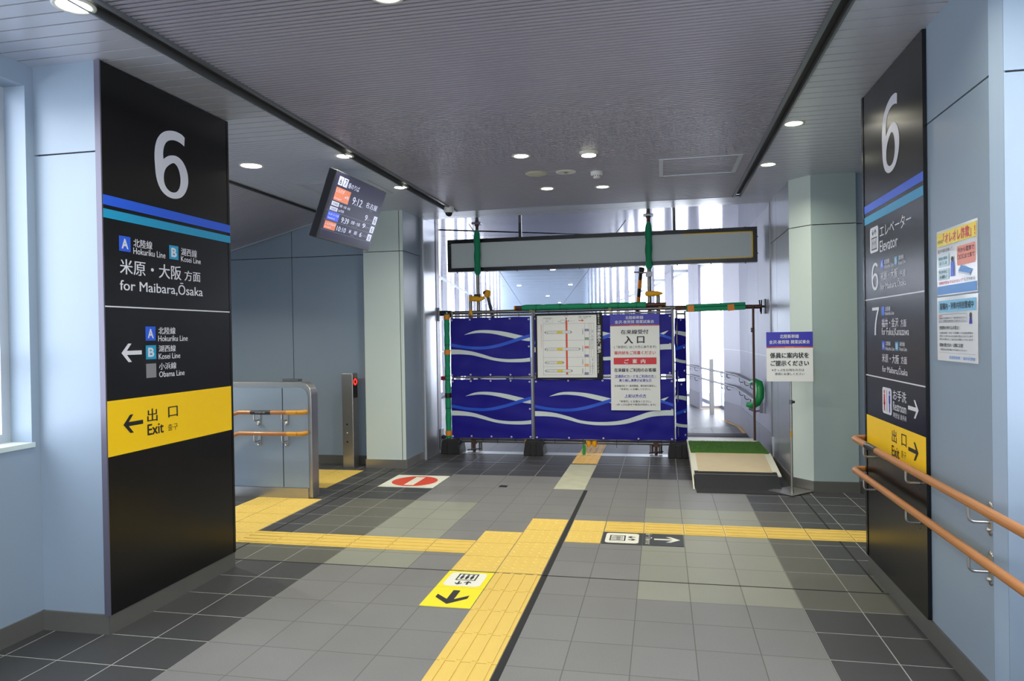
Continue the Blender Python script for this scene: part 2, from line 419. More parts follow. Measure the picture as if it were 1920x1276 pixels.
# ------------------------------------------------------------------ walls
def wall(name, p0, p1, z0=0.1, z1=H, vj=(), hj=(2.47,), mt=WALL, base=True, thick=0.12, bmt=BASE, bh=0.1):
    """panelled wall whose face runs p0->p1 with the room on the right-hand side"""
    m = MB(); p0 = Vector((p0[0], p0[1], 0)); p1 = Vector((p1[0], p1[1], 0)); L = (p1-p0).length; u = (p1-p0)/L
    n = Vector((u.y, -u.x, 0)); W = Vector((0, 0, 1)); g = 0.004
    m.obox(p0, u, n, W, 0.014, L-0.014, -thick, -0.0135, z0 if not base else 0, z1, mt)
    m.obox(p0, u, n, W, 0.014, L-0.014, -0.0135, -0.012, z0 if not base else 0, z1, JOINT)
    a = [0]+sorted(vj)+[L]; zz = [z0]+[h for h in sorted(hj) if z0 < h < z1]+[z1]
    for i in range(len(a)-1):
        for k in range(len(zz)-1):
            m.obox(p0, u, n, W, a[i]+(g if i else 0.0006), a[i+1]-(g if i < len(a)-2 else 0.0006), -0.012, 0, zz[k]+(g if k else 0), zz[k+1]-(g if k < len(zz)-2 else 0), mt)
    if base: m.obox(p0, u, n, W, -0.006, L+0.006, -0.012, 0.012, 0, bh, bmt)
    return struct(m.build(name))
# left of the camera: window wall
def window_wall(side, x, sgn, segs, y0, y1, wn):
    """segs: list of (ya,yb) openings; sgn=+1 when the room lies on +x"""
    m = MB(); zs, zt = 0.98, 2.82; xo = x-0.30*sgn
    def bx(a, b, z0, z1, mt=WALL): m.box(min(x, xo), max(x, xo), a, b, z0, z1, mt)
    bx(y0, y1, 0, zs); bx(y0, y1, zt+0.0, H)
    c = y0
    for a, b in segs:
        if a > c: bx(c, a, zs, zt)
        c = b
    if c < y1: bx(c, y1, zs, zt)
    m.box(x, x+0.010*sgn, y0, y1, 0, 0.1, BASE) if sgn > 0 else m.box(x-0.010, x, y0, y1, 0, 0.1, BASE)
    struct(m.build('wall_'+side))
    for i, (a, b) in enumerate(segs):
        root = bpy.data.objects.new('window_%d' % (wn+i), None); sc.collection.objects.link(root); root.location = (x-0.15*sgn, (a+b)/2, zs); struct(root)
        f = MB(); xa = x-0.17*sgn; xb = x-0.13*sgn; lo, hi = min(xa, xb), max(xa, xb)
        for (u0, u1, v0, v1) in ((a, b, zs, zs+.05), (a, b, zt-.05, zt), (a, a+.05, zs+.05, zt-.05), (b-.05, b, zs+.05, zt-.05)): f.box(lo, hi, u0, u1, v0, v1, ALU)
        mid = (a+b)/2; f.box(lo, hi, mid-.03, mid+.03, zs+.05, zt-.05, ALU)
        f.build('window_frame', root)
        s_ = MB(); s_.box(min(x+.012*sgn, xa), max(x+.012*sgn, xa), a-.01, b+.01, zs-.02, zs+.004, WALL_LIT); s_.build('window_sill', root)
        g = MB(); g.box(x-0.154*sgn-.003, x-0.154*sgn+.003, a+.05, b-.05, zs+.05, zt-.05, GLASS); g.build('window_glass', root)
        portal((x-0.32*sgn, (a+b)/2, (zs+zt)/2), (0, -PI/2*sgn, 0), zt-zs, b-a)
        if side == 'left' and i == len(segs)-1:
            h = MB(); h.box(x-.13, x-.105, b-.16, b-.12, 1.36, 1.46, ALU)
            h.tube([(x-.105, b-.14, 1.43), (x-.085, b-.14, 1.43), (x-.075, b-.135, 1.40), (x-.075, b-.13, 1.31)], [.012, .012, .013, .008], WPLAS); h.build('window_handle', root)
window_wall('left', -3.19, 1, [(1.55, 3.12)], -4.0, 3.20, 1)
window_wall('right', 1.68, -1, [(1.20, 2.95)], -4.0, 3.07, 2)
# glazed end behind the viewer
wall('wall_back', (1.7, -3.6), (-3.2, -3.6), z0=0.1, z1=0.7, hj=(), vj=(1.2, 2.4, 3.6))
root = bpy.data.objects.new('window_3', None); sc.collection.objects.link(root); root.location = (-0.75, -3.65, 0.7); struct(root)
f = MB(); f.box(-3.2, 1.7, -3.68, -3.60, 0.7, 0.76, ALU); f.box(-3.2, 1.7, -3.68, -3.60, 2.80, H, ALU)
for q in (-3.2, -2.0, -0.78, 0.44, 1.64): f.box(q, q+.06, -3.68, -3.61, 0.76, 2.80, ALU)
f.build('window_frame', root); g = MB(); g.box(-3.2, 1.7, -3.65, -3.644, .76, 2.8, GLASS); g.build('window_glass', root)
portal((-0.75, -3.72, 1.78), (PI/2, 0, 0), 4.9, 2.1)
# left sign pillar
wall('wall_left', (-3.19, 3.17), (-2.79, 3.17))
wall('wall_left', (-2.79, 3.17), (-2.79, 4.25))
wall('wall_left', (-2.79, 4.25), (-7.0, 4.25), z0=-1.7, base=False)
wall('wall_back', (-7.1, 4.3), (-7.1, 7.95), vj=(1.2, 2.4))
wall('wall_back', (-7.1, 7.95), (-3.34, 7.95), vj=(0.65, 1.70, 2.746))
# pillar front in the lit tone of the panel paint, side left darker
wall('wall_left', (-3.34, 7.95), (-3.34, 7.73), mt=WALL_LIT)
wall('wall_left', (-3.34, 7.73), (-2.86, 7.73), mt=WALL_LIT, vj=(0.435,), bmt=STEEL)
wall('wall_left', (-2.86, 7.73), (-2.86, 8.31), mt=WALL, bmt=STEEL)
m = MB(); m.box(-2.98, -2.822, 8.315, 8.80, 0, H, WALLS); m.box(-2.83, -2.812, 8.30, 8.33, 0, H, ALU); m.box(-2.98, -2.815, 8.805, 8.94, 0, H, WALLW); struct(m.build('wall_left', bevel=0.002))
# right sign pillar
wall('wall_right', (4.0, 4.82), (1.25, 4.82))
wall('wall_right', (1.25, 4.82), (1.25, 3.11), vj=(1.05,))
wall('wall_right', (1.25, 3.11), (1.285, 3.07), hj=())
wall('wall_right', (1.285, 3.07), (1.68, 3.07))
wall('wall_right', (4.0, 7.5), (4.0, 4.82), vj=(1.2,))
wall('wall_right', (1.20, 8.47), (1.20, 7.28), mt=WALLS, vj=(0.42,))
wall('wall_right', (1.20, 7.28), (1.36, 7.08), mt=WALL_LIT, bmt=STEEL)
wall('wall_right', (1.36, 7.08), (1.75, 7.08), mt=WALL_HALF_LIT)  # front face shaded by colour against the lighter chamfer, one paint
wall('wall_right', (1.75, 7.12), (4.0, 7.12), mt=WALL)
m = MB(); m.box(1.188, 1.215, 8.47, 8.53, 0, H, STEELD); m.box(1.185, 1.2, 8.40, 8.44, 0.02, 0.32, ALU); struct(m.build('trim_7'))

# corridor walls
def cwall(m, s0, t0, s1, t1, z0, z1, mt, th=0.1, side=1):
    a = CP(s0, t0); b = CP(s1, t1); L = (b-a).length; u = (b-a)/L; n = Vector((u.y, -u.x, 0))*side
    m.obox(a, u, n, (0, 0, 1), 0, L, 0, th, z0, z1, mt)
def inv(x, y): v = Vector((x, y, 0)); return v.dot(cd), v.dot(cn)
m = MB()
def wseg(x0, y0, x1, y1, z0=0, z1=H, mt=WALLW, th=0.12):
    a = Vector((x0, y0, 0)); b = Vector((x1, y1, 0)); L = (b-a).length; u = (b-a)/L; n = Vector((u.y, -u.x, 0))
    m.obox(a, u, n, (0, 0, 1), 0, L, 0, th, z0, z1, mt)
    if z0 == 0: m.obox(a, u, n, (0, 0, 1), 0, L, -0.006, 0.0, 0, 0.32, SKIRT)
    for zz in (1.20,): m.obox(a, u, n, (0, 0, 1), 0, L, -0.001, 0.0, zz-0.003, zz+0.003, ALU)
wseg(1.215, 8.53, 1.20, 9.6); wseg(1.20, 9.607, 1.195, 10.7); wseg(1.195, 10.707, 1.19, 11.75)
wseg(1.19, 11.757, 1.016, 12.64)
struct(m.build('wall_right', bevel=0.001))
wn = 4
for k in range(12):                    # thin wall piece + deeper glazed bay along the right side
    s0 = 14.17+2.83*k
    m = MB(); a = CP(s0, 3.09)
    m.obox(a, cd, cn, (0, 0, 1), 0, 0.96, 0, 0.05, 0, H, WALLW); m.obox(a, cd, cn, (0, 0, 1), -0.004, 0.964, -0.005, 0, 0, 0.32, SKIRT)
    m.obox(a, cd, cn, (0, 0, 1), 0.47, 0.476, -0.001, 0.0, 0.32, H, ALU)
    struct(m.build('wall_right'))
for k in range(13):
    s0 = 12.3+2.83*k; root = bpy.data.objects.new('window_%d' % wn, None); wn += 1
    sc.collection.objects.link(root); root.location = CP(s0+.93, 3.53, 0); struct(root)
    f = MB(); g = MB(); a = CP(s0, 3.50)
    f.obox(a, cd, cn, (0, 0, 1), 0, 1.87, 0, 0.04, 0, 0.06, WALLW); f.obox(a, cd, cn, (0, 0, 1), 0, 1.87, 0, 0.04, H-.04, H, ALU)
    f.obox(a, cd, cn, (0, 0, 1), 1.83, 1.87, 0, 0.04, 0.06, H-.04, ALU)
    g.obox(a, cd, cn, (0, 0, 1), 0.0, 1.83, 0.02, 0.026, 0.06, H-.04, GLASS)
    b = CP(s0+1.87, 3.14); f.obox(b, cn, cd, (0, 0, 1), 0, .36, 0, .03, 0, .05, WALLW); f.obox(b, cn, cd, (0, 0, 1), 0, .36, 0, .03, H-.04, H, ALU)
    g.obox(b, cn, cd, (0, 0, 1), 0, .36, .012, .018, .05, H-.04, GLASS)
    f.build('window_frame', root); g.build('window_glass', root)
strip(.30, 1.18, 10.62, 10.93, mat('dark_floor_grating', (62, 58, 60), .7, noise=.3, nscale=120), .006, 'trim_10')
# tape along floor edges of the corridor
m = MB()
m.obox(CP(12.25, 3.07), cd, cn, (0, 0, 1), 0, 0.03, -0.03, 0.0, 0, 0.004, TACP)
def tape(x0, y0, x1, y1):
    a = Vector((x0, y0, 0)); b = Vector((x1, y1, 0)); L = (b-a).length; u = (b-a)/L; n = Vector((u.y, -u.x, 0))
    t = MB(); t.obox(a, u, n, (0, 0, 1), 0, L, -0.05, -0.007, 0.0018, 0.005, TACP); return t
tag(tape(1.19, 11.0, 1.18, 11.74).build('floor_tape'), 'pale yellow edge tape at the corridor wall foot just past the ramp', 'tape')
tag(tape(1.18, 11.77, 1.008, 12.64).build('floor_tape'), 'pale yellow edge tape at the foot of the slanting corridor wall panel', 'tape')
t = MB(); t.obox(CP(14.11, 3.09), cn, cd, (0, 0, 1), 0, 0.40, 0.0, 0.05, 0.0018, 0.005, TACP); tag(t.build('floor_tape'), 'pale yellow tape on the floor of the first bright window bay', 'tape')
# left glazed side of the corridor
for k in range(13):
    s0 = 9.4+2.83*k; root = bpy.data.objects.new('window_%d' % wn, None); wn += 1
    sc.collection.objects.link(root); root.location = CP(s0+1.4, -2.45, 0); struct(root)
    f = MB(); g = MB(); a = CP(s0, -2.42)
    f.obox(a, cd, -cn, (0, 0, 1), 0, 2.83, 0, 0.04, 0, 0.12, WALLW); f.obox(a, cd, -cn, (0, 0, 1), 0, 2.83, 0, 0.04, H-.04, H, ALU)
    f.obox(a, cd, -cn, (0, 0, 1), 0, 0.90, -0.0, 0.05, 0.12, H-.04, WALLW); f.obox(a, cd, -cn, (0, 0, 1), 1.85, 1.89, -0.0, 0.04, 0.12, H-.04, ALU)
    for z in (1.1, 1.9): f.obox(a, cd, -cn, (0, 0, 1), 0.90, 2.83, 0, 0.03, z, z+.02, ALU)
    g.obox(a, cd, -cn, (0, 0, 1), 0.90, 2.83, 0.02, 0.026, 0.12, H-.04, GLASS)
    f.build('window_frame', root); g.build('window_glass', root)
m = MB(); a = CP(46.5, -2.6); m.obox(a, cn, cd, (0, 0, 1), 0, 6.4, 0, 0.2, 0, H, WALL)
struct(m.build('wall_back'))
m = MB(); m.box(-4.4, -2.9, 8.80, 8.94, 0, H, WALLW); struct(m.build('wall_back'))
portal(CP(22, 3.62, 1.5), (0, -PI/2, math.atan2(cn.y, cn.x)+PI), 2.8, 24)
portal(CP(22, -2.56, 1.5), (0, -PI/2, math.atan2(cn.y, cn.x)), 2.8, 26)

# ------------------------------------------------------------------ ceiling
c = MB()
y = -4.0                                # fine slats in the middle field
while y < 7.96:
    c.box(-2.28, 0.75, y, min(y+0.019, 7.97), H, H+0.016, CEIL); y += 0.035
c.box(-2.30, 0.77, -4, 7.98, H+0.026, H+0.03, CEILD)
c.box(-2.305, -2.28, -4, 7.98, H-0.012, H+0.01, CFRAME); c.box(0.75, 0.775, -4, 7.98, H-0.012, H+0.01, CFRAME)
struct(c.build('ceiling', origin=(0, 0, H)))
c = MB()                                # slots beside the middle field
c.box(-2.40, -2.305, -4, 8.0, H+0.03, H+0.04, CEILD); c.box(0.775, 0.83, -4, 8.0, H+0.03, H+0.04, CEILD)
c.box(-2.41, -2.398, -4, 8.0, H-0.008, H+0.03, CFRAME); c.box(0.828, 0.84, -4, 8.0, H-0.008, H+0.03, CFRAME)
c.box(-2.40, 0.84, 7.975, 8.005, H+0.025, H+0.03, CEILD)
struct(c.build('trim_8'))
c = MB()                                # broad boards on both sides
def boards(x0, x1, y0, y1, p, g=0.009):
    y = y0
    while y < y1-1e-6:
        c.box(x0, x1, y, min(y+p-g, y1), H, H+0.01, CEILB); y += p
    c.box(x0, x1, y0, y1, H+0.012, H+0.02, CEILD)
boards(-3.5, -2.41, -4.0+0.03, 4.76, 0.1038)
boards(-3.80, -2.41, 4.76, 8.0, 0.05, 0.008)
boards(0.84, 1.75, -4.0+0.03, 4.82, 0.1038)
boards(0.84, 4.0, 4.82, 8.0, 0.1038)
c.box(-2.87, 1.21, 8.005, 8.30, H, H+0.01, CEILB); c.box(-2.87, 1.21, 8.306, 8.47, H, H+0.01, CEILB)
c.box(-3.8, 1.3, 7.98, 8.5, H+0.012, H+0.02, CEILD)
struct(c.build('ceiling', origin=(0, 0, H)))
c = MB()                                # sloping soffit over the stairs
U = Vector((-1, 0, -0.26)).normalized(); V = Vector((0, 1, 0)); W = U.cross(V)
y = 4.25
while y < 7.93:
    c.obox((-3.80, y, H), U, V, W, 0, 3.5, 0, 0.042, -0.012, 0, CEIL); y += 0.05
c.obox((-3.80, 4.25, H), U, V, W, 0, 3.5, 0, 3.7, -0.03, -0.014, CEILD)
c.box(-3.815, -3.79, 4.25, 7.95, H-0.02, H+0.02, CEILD)
c.obox((-3.80, 7.90, H), U, V, W, 0, 3.5, 0, 0.02, -0.014, 0.012, ALU)
struct(c.build('ceiling', origin=(0, 0, H)))
c = MB()                                # glossy corridor soffit
c.add([(-4.6, 8.47, H), (1.3, 8.47, H), (1.3, 11.75, H), CP(12.0, 3.7, H), CP(48, 3.7, H), CP(48, -2.7, H), CP(9, -2.9, H)], [(6, 5, 4, 3, 2, 1, 0)], CWHITE)
c.add([(-4.6, 8.47, H+.1), (1.3, 8.47, H+.1), (1.3, 11.75, H+.1), CP(12.0, 3.7, H+.1), CP(48, 3.7, H+.1), CP(48, -2.7, H+.1), CP(9, -2.9, H+.1)], [(0, 1, 2, 3, 4, 5, 6)], JOINT)
for k in range(36): c.obox(CP(10.3+1.05*k, -2.6, H), cn, cd, (0, 0, 1), 0, 6.2, 0, 0.015, -0.001, 0.003, CFRAME)
for q in (-0.9, 1.1): c.obox(CP(9.2, q, H), cd, cn, (0, 0, 1), 0, 30, 0, 0.012, -0.001, 0.003, CEILD)
struct(c.build('ceiling', origin=(0, 0, H)))
c = MB(); c.box(-3.5, 1.98, -4.1, 4.25, H+0.25, H+0.3, JOINT); c.box(-7.2, 4.2, 4.25, 8.6, H+0.25, H+0.3, WALLW)
c.box(-3.5, -3.19, -4.1, 4.25, H+0.03, H+0.25, JOINT); c.box(1.7, 1.98, -4.1, 4.8, H+.03, H+.25, JOINT); c.box(-7.2, -7.1, 4.2, 8.1, H-.8, H+.3, WALLW); c.box(-7.2, -3.45, 4.2, 4.245, H-.01, H+.3, WALLW)
c.box(-7.2, -2.95, 8.07, 8.2, -.2, H+.3, JOINT); c.box(1.25, 4.2, 7.5, 8.6, -.1, H+.3, JOINT)
struct(c.build('ceiling', origin=(0, 0, H)))

# ------------------------------------------------------------------ downlights
DL = 'round ceiling downlights'
def downlight(x, y, label, proud=0.0, power=LAMP_W, on=True, r=0.075):
    t = thing('downlight', label, 'ceiling light', (x, y, H), DL if on else None)
    a = MB(); a.lathe((x, y, H), [(r-0.018, 0.004), (r-0.018, -0.004-proud), (r-0.012, -0.006-proud*0.3), (r, -0.004), (r, 0.002)], RING); a.build('trim_ring', t)
    b = MB(); b.disc((x, y), r-0.019, H-0.003-proud*1.2, H+0.002, EMIT if on else RING); b.build('lamp_lens', t)
    if on: lamp(x, y, H-0.012-proud*1.2, power, 2*(r-0.02))
    return t
downlight(-2.43, 2.63, 'bright downlight cut by the top left edge of the photo', r=0.085)
downlight(-2.435, 5.30, 'bright downlight on the left ceiling strip, above the tilted departure screen')
downlight(-2.437, 6.55, 'small bright downlight just right of the tilted departure screen')
downlight(-1.085, 5.67, 'left one of the two nearer downlights in the ribbed middle ceiling')
downlight(-0.546, 5.695, 'downlight with protruding lens, right one of the nearer middle pair', proud=0.022)
downlight(-1.084, 7.0, 'left one of the two farther downlights above the banner barrier')
downlight(-0.548, 7.07, 'right one of the two farther downlights, below the smoke detector')
downlight(0.912, 5.283, 'larger bright downlight on the right ceiling strip, left of the right black sign')
downlight(0.914, 6.528, 'farther downlight on the right ceiling strip, above the pale pillar')
downlight(-3.30, 5.387, 'larger downlight right of the left sign pillar, over the stair landing', power=10, r=0.10)
downlight(-1.11, 2.86, 'downlight at the very top edge of the ribbed middle ceiling')
for k, (x, y) in enumerate([(-2.43, 0.6), (-2.43, -1.6), (0.912, 2.6), (0.912, 0.2), (-1.1, 0.2), (-0.1, 0.2), (0.91, -2.2), (-0.8, -2.0)]):
    lb = ['downlight on the left ceiling strip behind the viewer', 'rearmost downlight on the left ceiling strip', 'downlight on the right strip level with the right sign pillar', 'downlight on the right ceiling strip beside the viewer', 'left overhead downlight above the viewer', 'right overhead downlight above the viewer', 'rearmost downlight on the right ceiling strip', 'rearmost downlight in the ribbed middle ceiling'][k]
    downlight(x, y, lb)
downlight(2.6, 5.9, 'added fill lamp, unseen in the side passage right of the black sign pillar')  # extra lamp, added to fill the side hall with light

t = thing('downlight', 'added fill lamp under the sloping soffit, out of sight behind the left pillar', 'ceiling light', (-5.2, 5.6, 2.55), None)
a = MB(); a.disc((-5.2, 5.6), .07, 2.535, 2.56, EMIT); a.build('lamp_lens', t); lamp(-5.2, 5.6, 2.525, 55)  # unseen lamp added to brighten the stair hall and its back wall
# small ceiling fittings
t = thing('ceiling_speaker', 'pale round flush disc on ceiling, leftmost of three fittings between the downlights', 'speaker', (-1.073, 6.325, H))
a = MB(); a.lathe((-1.073, 6.325, H), [(0, -0.012), (0.085, -0.012), (0.097, -0.006), (0.1, 0.0)], mat('ivory_plastic', (178, 180, 160), 0.5)); a.build('cover', t)
t = thing('emergency_light', 'round white flush fitting with tiny central bulb between the downlights', 'emergency light', (-0.812, 6.334, H))
a = MB(); a.lathe((-0.812, 6.334, H), [(0.03, -0.001), (0.035, -0.008), (0.085, -0.006), (0.09, 0)], RING); a.build('trim_ring', t)
a = MB(); a.lathe((-0.812, 6.334, H), [(0.0, -0.016), (0.012, -0.012), (0.03, 0.0)], STEEL, 16); a.build('bulb', t)
t = thing('smoke_detector', 'white two-step smoke detector hanging from the ribbed ceiling', 'smoke detector', (-0.546, 6.409, H))
a = MB(); a.lathe((-0.546, 6.409, H), [(0.055, 0), (0.055, -0.025), (0.05, -0.03), (0.0, -0.03)], WPLAS); a.build('base', t)
a = MB(); a.lathe((-0.546, 6.409, H), [(0.034, -0.03), (0.034, -0.048), (0.028, -0.055), (0, -0.055)], WPLAS)
for k in range(10):
    an = k*PI/5; a.box(-0.546+0.034*math.cos(an)-.003, -0.546+0.034*math.cos(an)+.003, 6.409+.034*math.sin(an)-.003, 6.409+.034*math.sin(an)+.003, H-.045, H-.034, SBLK)
a.build('sensor_head', t)
t = thing('security_camera', 'white dome security camera with black bubble at the back left ceiling corner', 'camera', (-2.30, 7.70, H))
a = MB(); a.lathe((-2.30, 7.70, H), [(0.052, 0), (0.055, -0.01), (0.055, -0.05), (0.047, -0.065), (0.0, -0.065)], WPLAS); a.build('housing', t)
a = MB(); a.lathe((-2.30, 7.70, H-.062), [(0.042*math.cos(k*PI/12), -0.045*math.sin(k*PI/12)) for k in range(7)], mat('dark_bubble', (14, 15, 20), 0.08)); a.build('bubble', t)
a = MB()
for (x0, x1, y0, y1) in ((0.03, 0.63, 6.09, 6.105), (0.03, 0.63, 6.735, 6.75), (-0.005, 0.03, 6.09, 6.75), (0.63, 0.665, 6.09, 6.75)): a.box(x0, x1, y0, y1, H-0.006, H+0.002, ALU)
tag(a.build('access_hatch'), 'rectangular metal access hatch frame in the ribbed ceiling, right side', 'access hatch')
t = thing('ceiling_grille', 'rectangular framed air grille in the ceiling behind the departure screen', 'air grille', (-2.93, 6.4, H))
a = MB(); gx0, gx1, gy0, gy1 = -3.30, -2.60, 6.14, 6.76
for (x0, x1, y0, y1) in ((gx0, gx1, gy0, gy0+.03), (gx0, gx1, gy1-.03, gy1), (gx0, gx0+.03, gy0+.03, gy1-.03), (gx1-.03, gx1, gy0+.03, gy1-.03)): a.box(x0, x1, y0, y1, H-0.012, H-.001, ALU)
a.build('frame', t)
a = MB()
for k in range(24): a.box(gx0+.03, gx1-.03, gy0+.04+k*.023, gy0+.052+k*.023, H-0.006, H-.002, CEILB)
a.build('louvre', t)

# ------------------------------------------------------------------ big black signs
def badge(fr, mb, s, a0, a1, b0, b1, mt):
    fr.rect(mb, a0, a1, b0, b1, mt, 0.001); w = a1-a0; h = b1-b0
    if s: fr.text(mb, s, a0+w*.2, a1-w*.2, b0+h*.17, b1-h*.17, WHITE, 0.0018, 0.03)
LEFT = F((-2.772, 0, 0), (0, 1, 0), (0, 0, 1))
t = thing('pillar_sign', 'tall black sign reading 6 with left arrow to exit, on the left pillar', 'sign', (-2.78, 3.71, 0.1))
a = MB(); a.box(-2.79, -2.772, 3.155, 4.235, 0.10, 2.925, SIGNB); a.box(-2.795, -2.77, 4.236, 4.256, 0.1, 2.925, SIGNB); a.build('panel', t)
a = MB(); a.box(-2.8, -2.768, 3.148, 3.156, 0.10, 2.925, mat('sign_edge_trim', (96, 94, 110), 0.35, metal=0.3)); a.build('edge_trim', t)
a = MB(); LEFT.rect(a, 3.157, 4.256, 2.196, 2.247, SBLUE, 0.0030); a.build('blue_stripe', t)
a = MB(); LEFT.rect(a, 3.157, 4.256, 2.130, 2.176, STEAL, 0.0030); a.build('teal_stripe', t)
a = MB(); LEFT.rect(a, 3.157, 4.236, 0.907, 1.193, SYEL, 0.001)
LEFT.text(a, '出', 3.449, 3.529, 1.051, 1.123, SBLK, .002); LEFT.text(a, '口', 3.620, 3.701, 1.057, 1.118, SBLK, .002)
LEFT.text(a, 'Exit', 3.449, 3.577, 0.979, 1.038, SBLK, .002, .02); LEFT.text(a, '출구', 3.614, 3.699, 0.981, 1.019, SBLK, .002, 0)
LEFT.arrow(a, 3.269, 1.059, -1, 0, 0.146, 0.098, 0.022, SBLK, .002); a.build('exit_band', t)
a = MB(); LEFT.rect(a, 3.157, 4.236, 1.674, 1.681, WHITE); a.build('dividing_line', t)
a = MB(); big_six(LEFT, a, 3.548, 3.838, 2.322, 2.719, WHITE); a.build('platform_number', t)
for s, y0, y1, z0, z1 in [('北陸線', 3.370, 3.515, 2.004, 2.049), ('Hokuriku Line', 3.368, 3.622, 1.966, 2.000), ('湖西線', 3.760, 3.907, 1.999, 2.044), ('Kosei Line', 3.759, 3.943, 1.963, 1.995),
        ('米原・大阪', 3.268, 3.757, 1.851, 1.932), ('方面', 3.787, 3.936, 1.852, 1.913), ('for Maibara,Ōsaka', 3.265, 3.957, 1.758, 1.836),
        ('北陸線', 3.551, 3.696, 1.534, 1.574), ('Hokuriku Line', 3.549, 3.805, 1.494, 1.526), ('湖西線', 3.551, 3.696, 1.434, 1.472), ('Kosei Line', 3.550, 3.734, 1.394, 1.425), ('小浜線', 3.551, 3.698, 1.334, 1.372), ('Obama Line', 3.551, 3.770, 1.292, 1.324)]:
    a = MB(); LEFT.text(a, s, y0, y1, z0, z1, WHITE, bold=0.012); a.build('lettering', t)
a = MB(); LEFT.arrow(a, 3.266, 1.436, -1, 0, 0.150, 0.098, 0.022, WHITE); a.build('arrow', t)
a = MB()
for s, y0, y1, z0, z1, mt in [('A', 3.265, 3.348, 1.972, 2.052, SBLUE), ('B', 3.656, 3.736, 1.968, 2.048, STEAL), ('A', 3.448, 3.528, 1.499, 1.577, SBLUE), ('B', 3.448, 3.530, 1.396, 1.473, STEAL), ('', 3.448, 3.528, 1.294, 1.372, SGREY)]: 
    a = MB(); badge(LEFT, a, s, y0, y1, z0, z1, mt); a.build('line_badge', t)

RIGHT = F((1.232, 0, 0), (0, -1, 0), (0, 0, 1))
def R_(f, s, y0, y1, *z, **k): f(s, -y0, -y1, *z, **k)
t = thing('pillar_sign', 'tall black sign reading 6, elevator, restroom and exit with right arrows, on the right pillar', 'sign', (1.24, 4.28, 0.1))
a = MB(); a.box(1.232, 1.25, 3.772, 4.79, 0.10, 2.925, SIGNB); a.box(1.228, 1.255, 4.792, 4.824, 0.1, 2.925, SIGNB); a.build('panel', t)
a = MB(); RIGHT.rect(a, -4.79, -3.772, 2.205, 2.250, SBLUE); a.build('blue_stripe', t)
a = MB(); RIGHT.rect(a, -4.79, -3.772, 2.135, 2.182, STEAL); a.build('teal_stripe', t)
a = MB(); RIGHT.rect(a, -4.79, -3.772, 0.772, 0.976, SYEL)
for s, y0, y1, z0, z1, b in [('出', 4.294, 4.215, 0.879, 0.948, .012), ('口', 4.132, 4.055, 0.883, 0.946, .012), ('Exit', 4.297, 4.171, 0.803, 0.860, .02), ('출구', 4.142, 4.061, 0.820, 0.857, 0)]: RIGHT.text(a, s, -y0, -y1, z0, z1, SBLK, .002, b)
RIGHT.arrow(a, -3.876, 0.883, 1, 0, 0.15, 0.092, 0.02, SBLK, .002); a.build('exit_band', t)
for z in (1.677, 1.219):
    a = MB(); RIGHT.rect(a, -4.79, -3.772, z-.0035, z+.0035, WHITE); a.build('dividing_line', t)
a = MB(); big_six(RIGHT, a, -4.415, -4.115, 2.352, 2.755, WHITE); a.build('platform_number', t)
for s, y0, y1, z0, z1 in [('エレベーター', 4.476, 3.948, 2.022, 2.088), ('Elevator', 4.479, 4.161, 1.938, 2.002), ('６', 4.647, 4.523, 1.727, 1.888), ('北陸線', 4.402, 4.306, 1.863, 1.888), ('Hokuriku Line', 4.403, 4.232, 1.838, 1.858),
        ('湖西線', 4.151, 4.066, 1.863, 1.885), ('Kosei Line', 4.152, 4.034, 1.837, 1.857), ('米原・大阪', 4.469, 4.166, 1.773, 1.822), ('方面', 4.129, 4.036, 1.768, 1.806), ('for Maibara,Ōsaka', 4.471, 4.028, 1.718, 1.768),
        ('７', 4.644, 4.512, 1.463, 1.626), ('北陸線', 4.396, 4.300, 1.599, 1.624), ('Hokuriku Line', 4.397, 4.234, 1.576, 1.596), ('福井・金沢', 4.459, 4.164, 1.508, 1.558), ('方面', 4.128, 4.038, 1.508, 1.548), ('for Fukui,Kanazawa', 4.461, 3.997, 1.458, 1.505),
        ('北陸線', 4.395, 4.303, 1.406, 1.430), ('Hokuriku Line', 4.396, 4.233, 1.380, 1.400), ('湖西線', 4.150, 4.065, 1.407, 1.429), ('Kosei Line', 4.150, 4.032, 1.382, 1.403), ('米原・大阪', 4.462, 4.160, 1.310, 1.359), ('方面', 4.128, 4.034, 1.314, 1.354), ('for Maibara,Ōsaka', 4.457, 4.026, 1.250, 1.300),
        ('お手洗', 4.267, 4.051, 1.112, 1.168), ('Restroom', 4.269, 4.053, 1.056, 1.104), ('화장실', 4.271, 4.165, 1.016, 1.044), ('洗手间', 4.150, 4.054, 1.016, 1.044)]:
    a = MB(); RIGHT.text(a, s, -y0, -y1, z0, z1, WHITE, bold=0.012); a.build('lettering', t)
a = MB(); RIGHT.arrow(a, -3.869, 1.095, 1, 0, 0.155, 0.092, 0.02, WHITE); a.build('arrow', t)
a = MB()
for s, y0, y1, z0, z1, mt in [('A', 4.471, 4.416, 1.841, 1.891, SBLUE), ('B', 4.219, 4.171, 1.839, 1.886, STEAL), ('', 4.460, 4.406, 1.577, 1.626, SBLUE), ('A', 4.460, 4.405, 1.380, 1.430, SBLUE), ('B', 4.221, 4.165, 1.382, 1.429, STEAL)]: 
    a = MB(); badge(RIGHT, a, s, -y0, -y1, z0, z1, mt); a.build('line_badge', t)
a = MB(); RIGHT.rrect(a, -4.674, -4.506, 1.950, 2.100, .02, WHITE); RIGHT.elevator(a, -4.645, -4.535, 1.965, 2.088, SBLK); a.build('elevator_pictogram', t)
a = MB(); RIGHT.rrect(a, -4.462, -4.294, 1.021, 1.169, .02, WHITE)
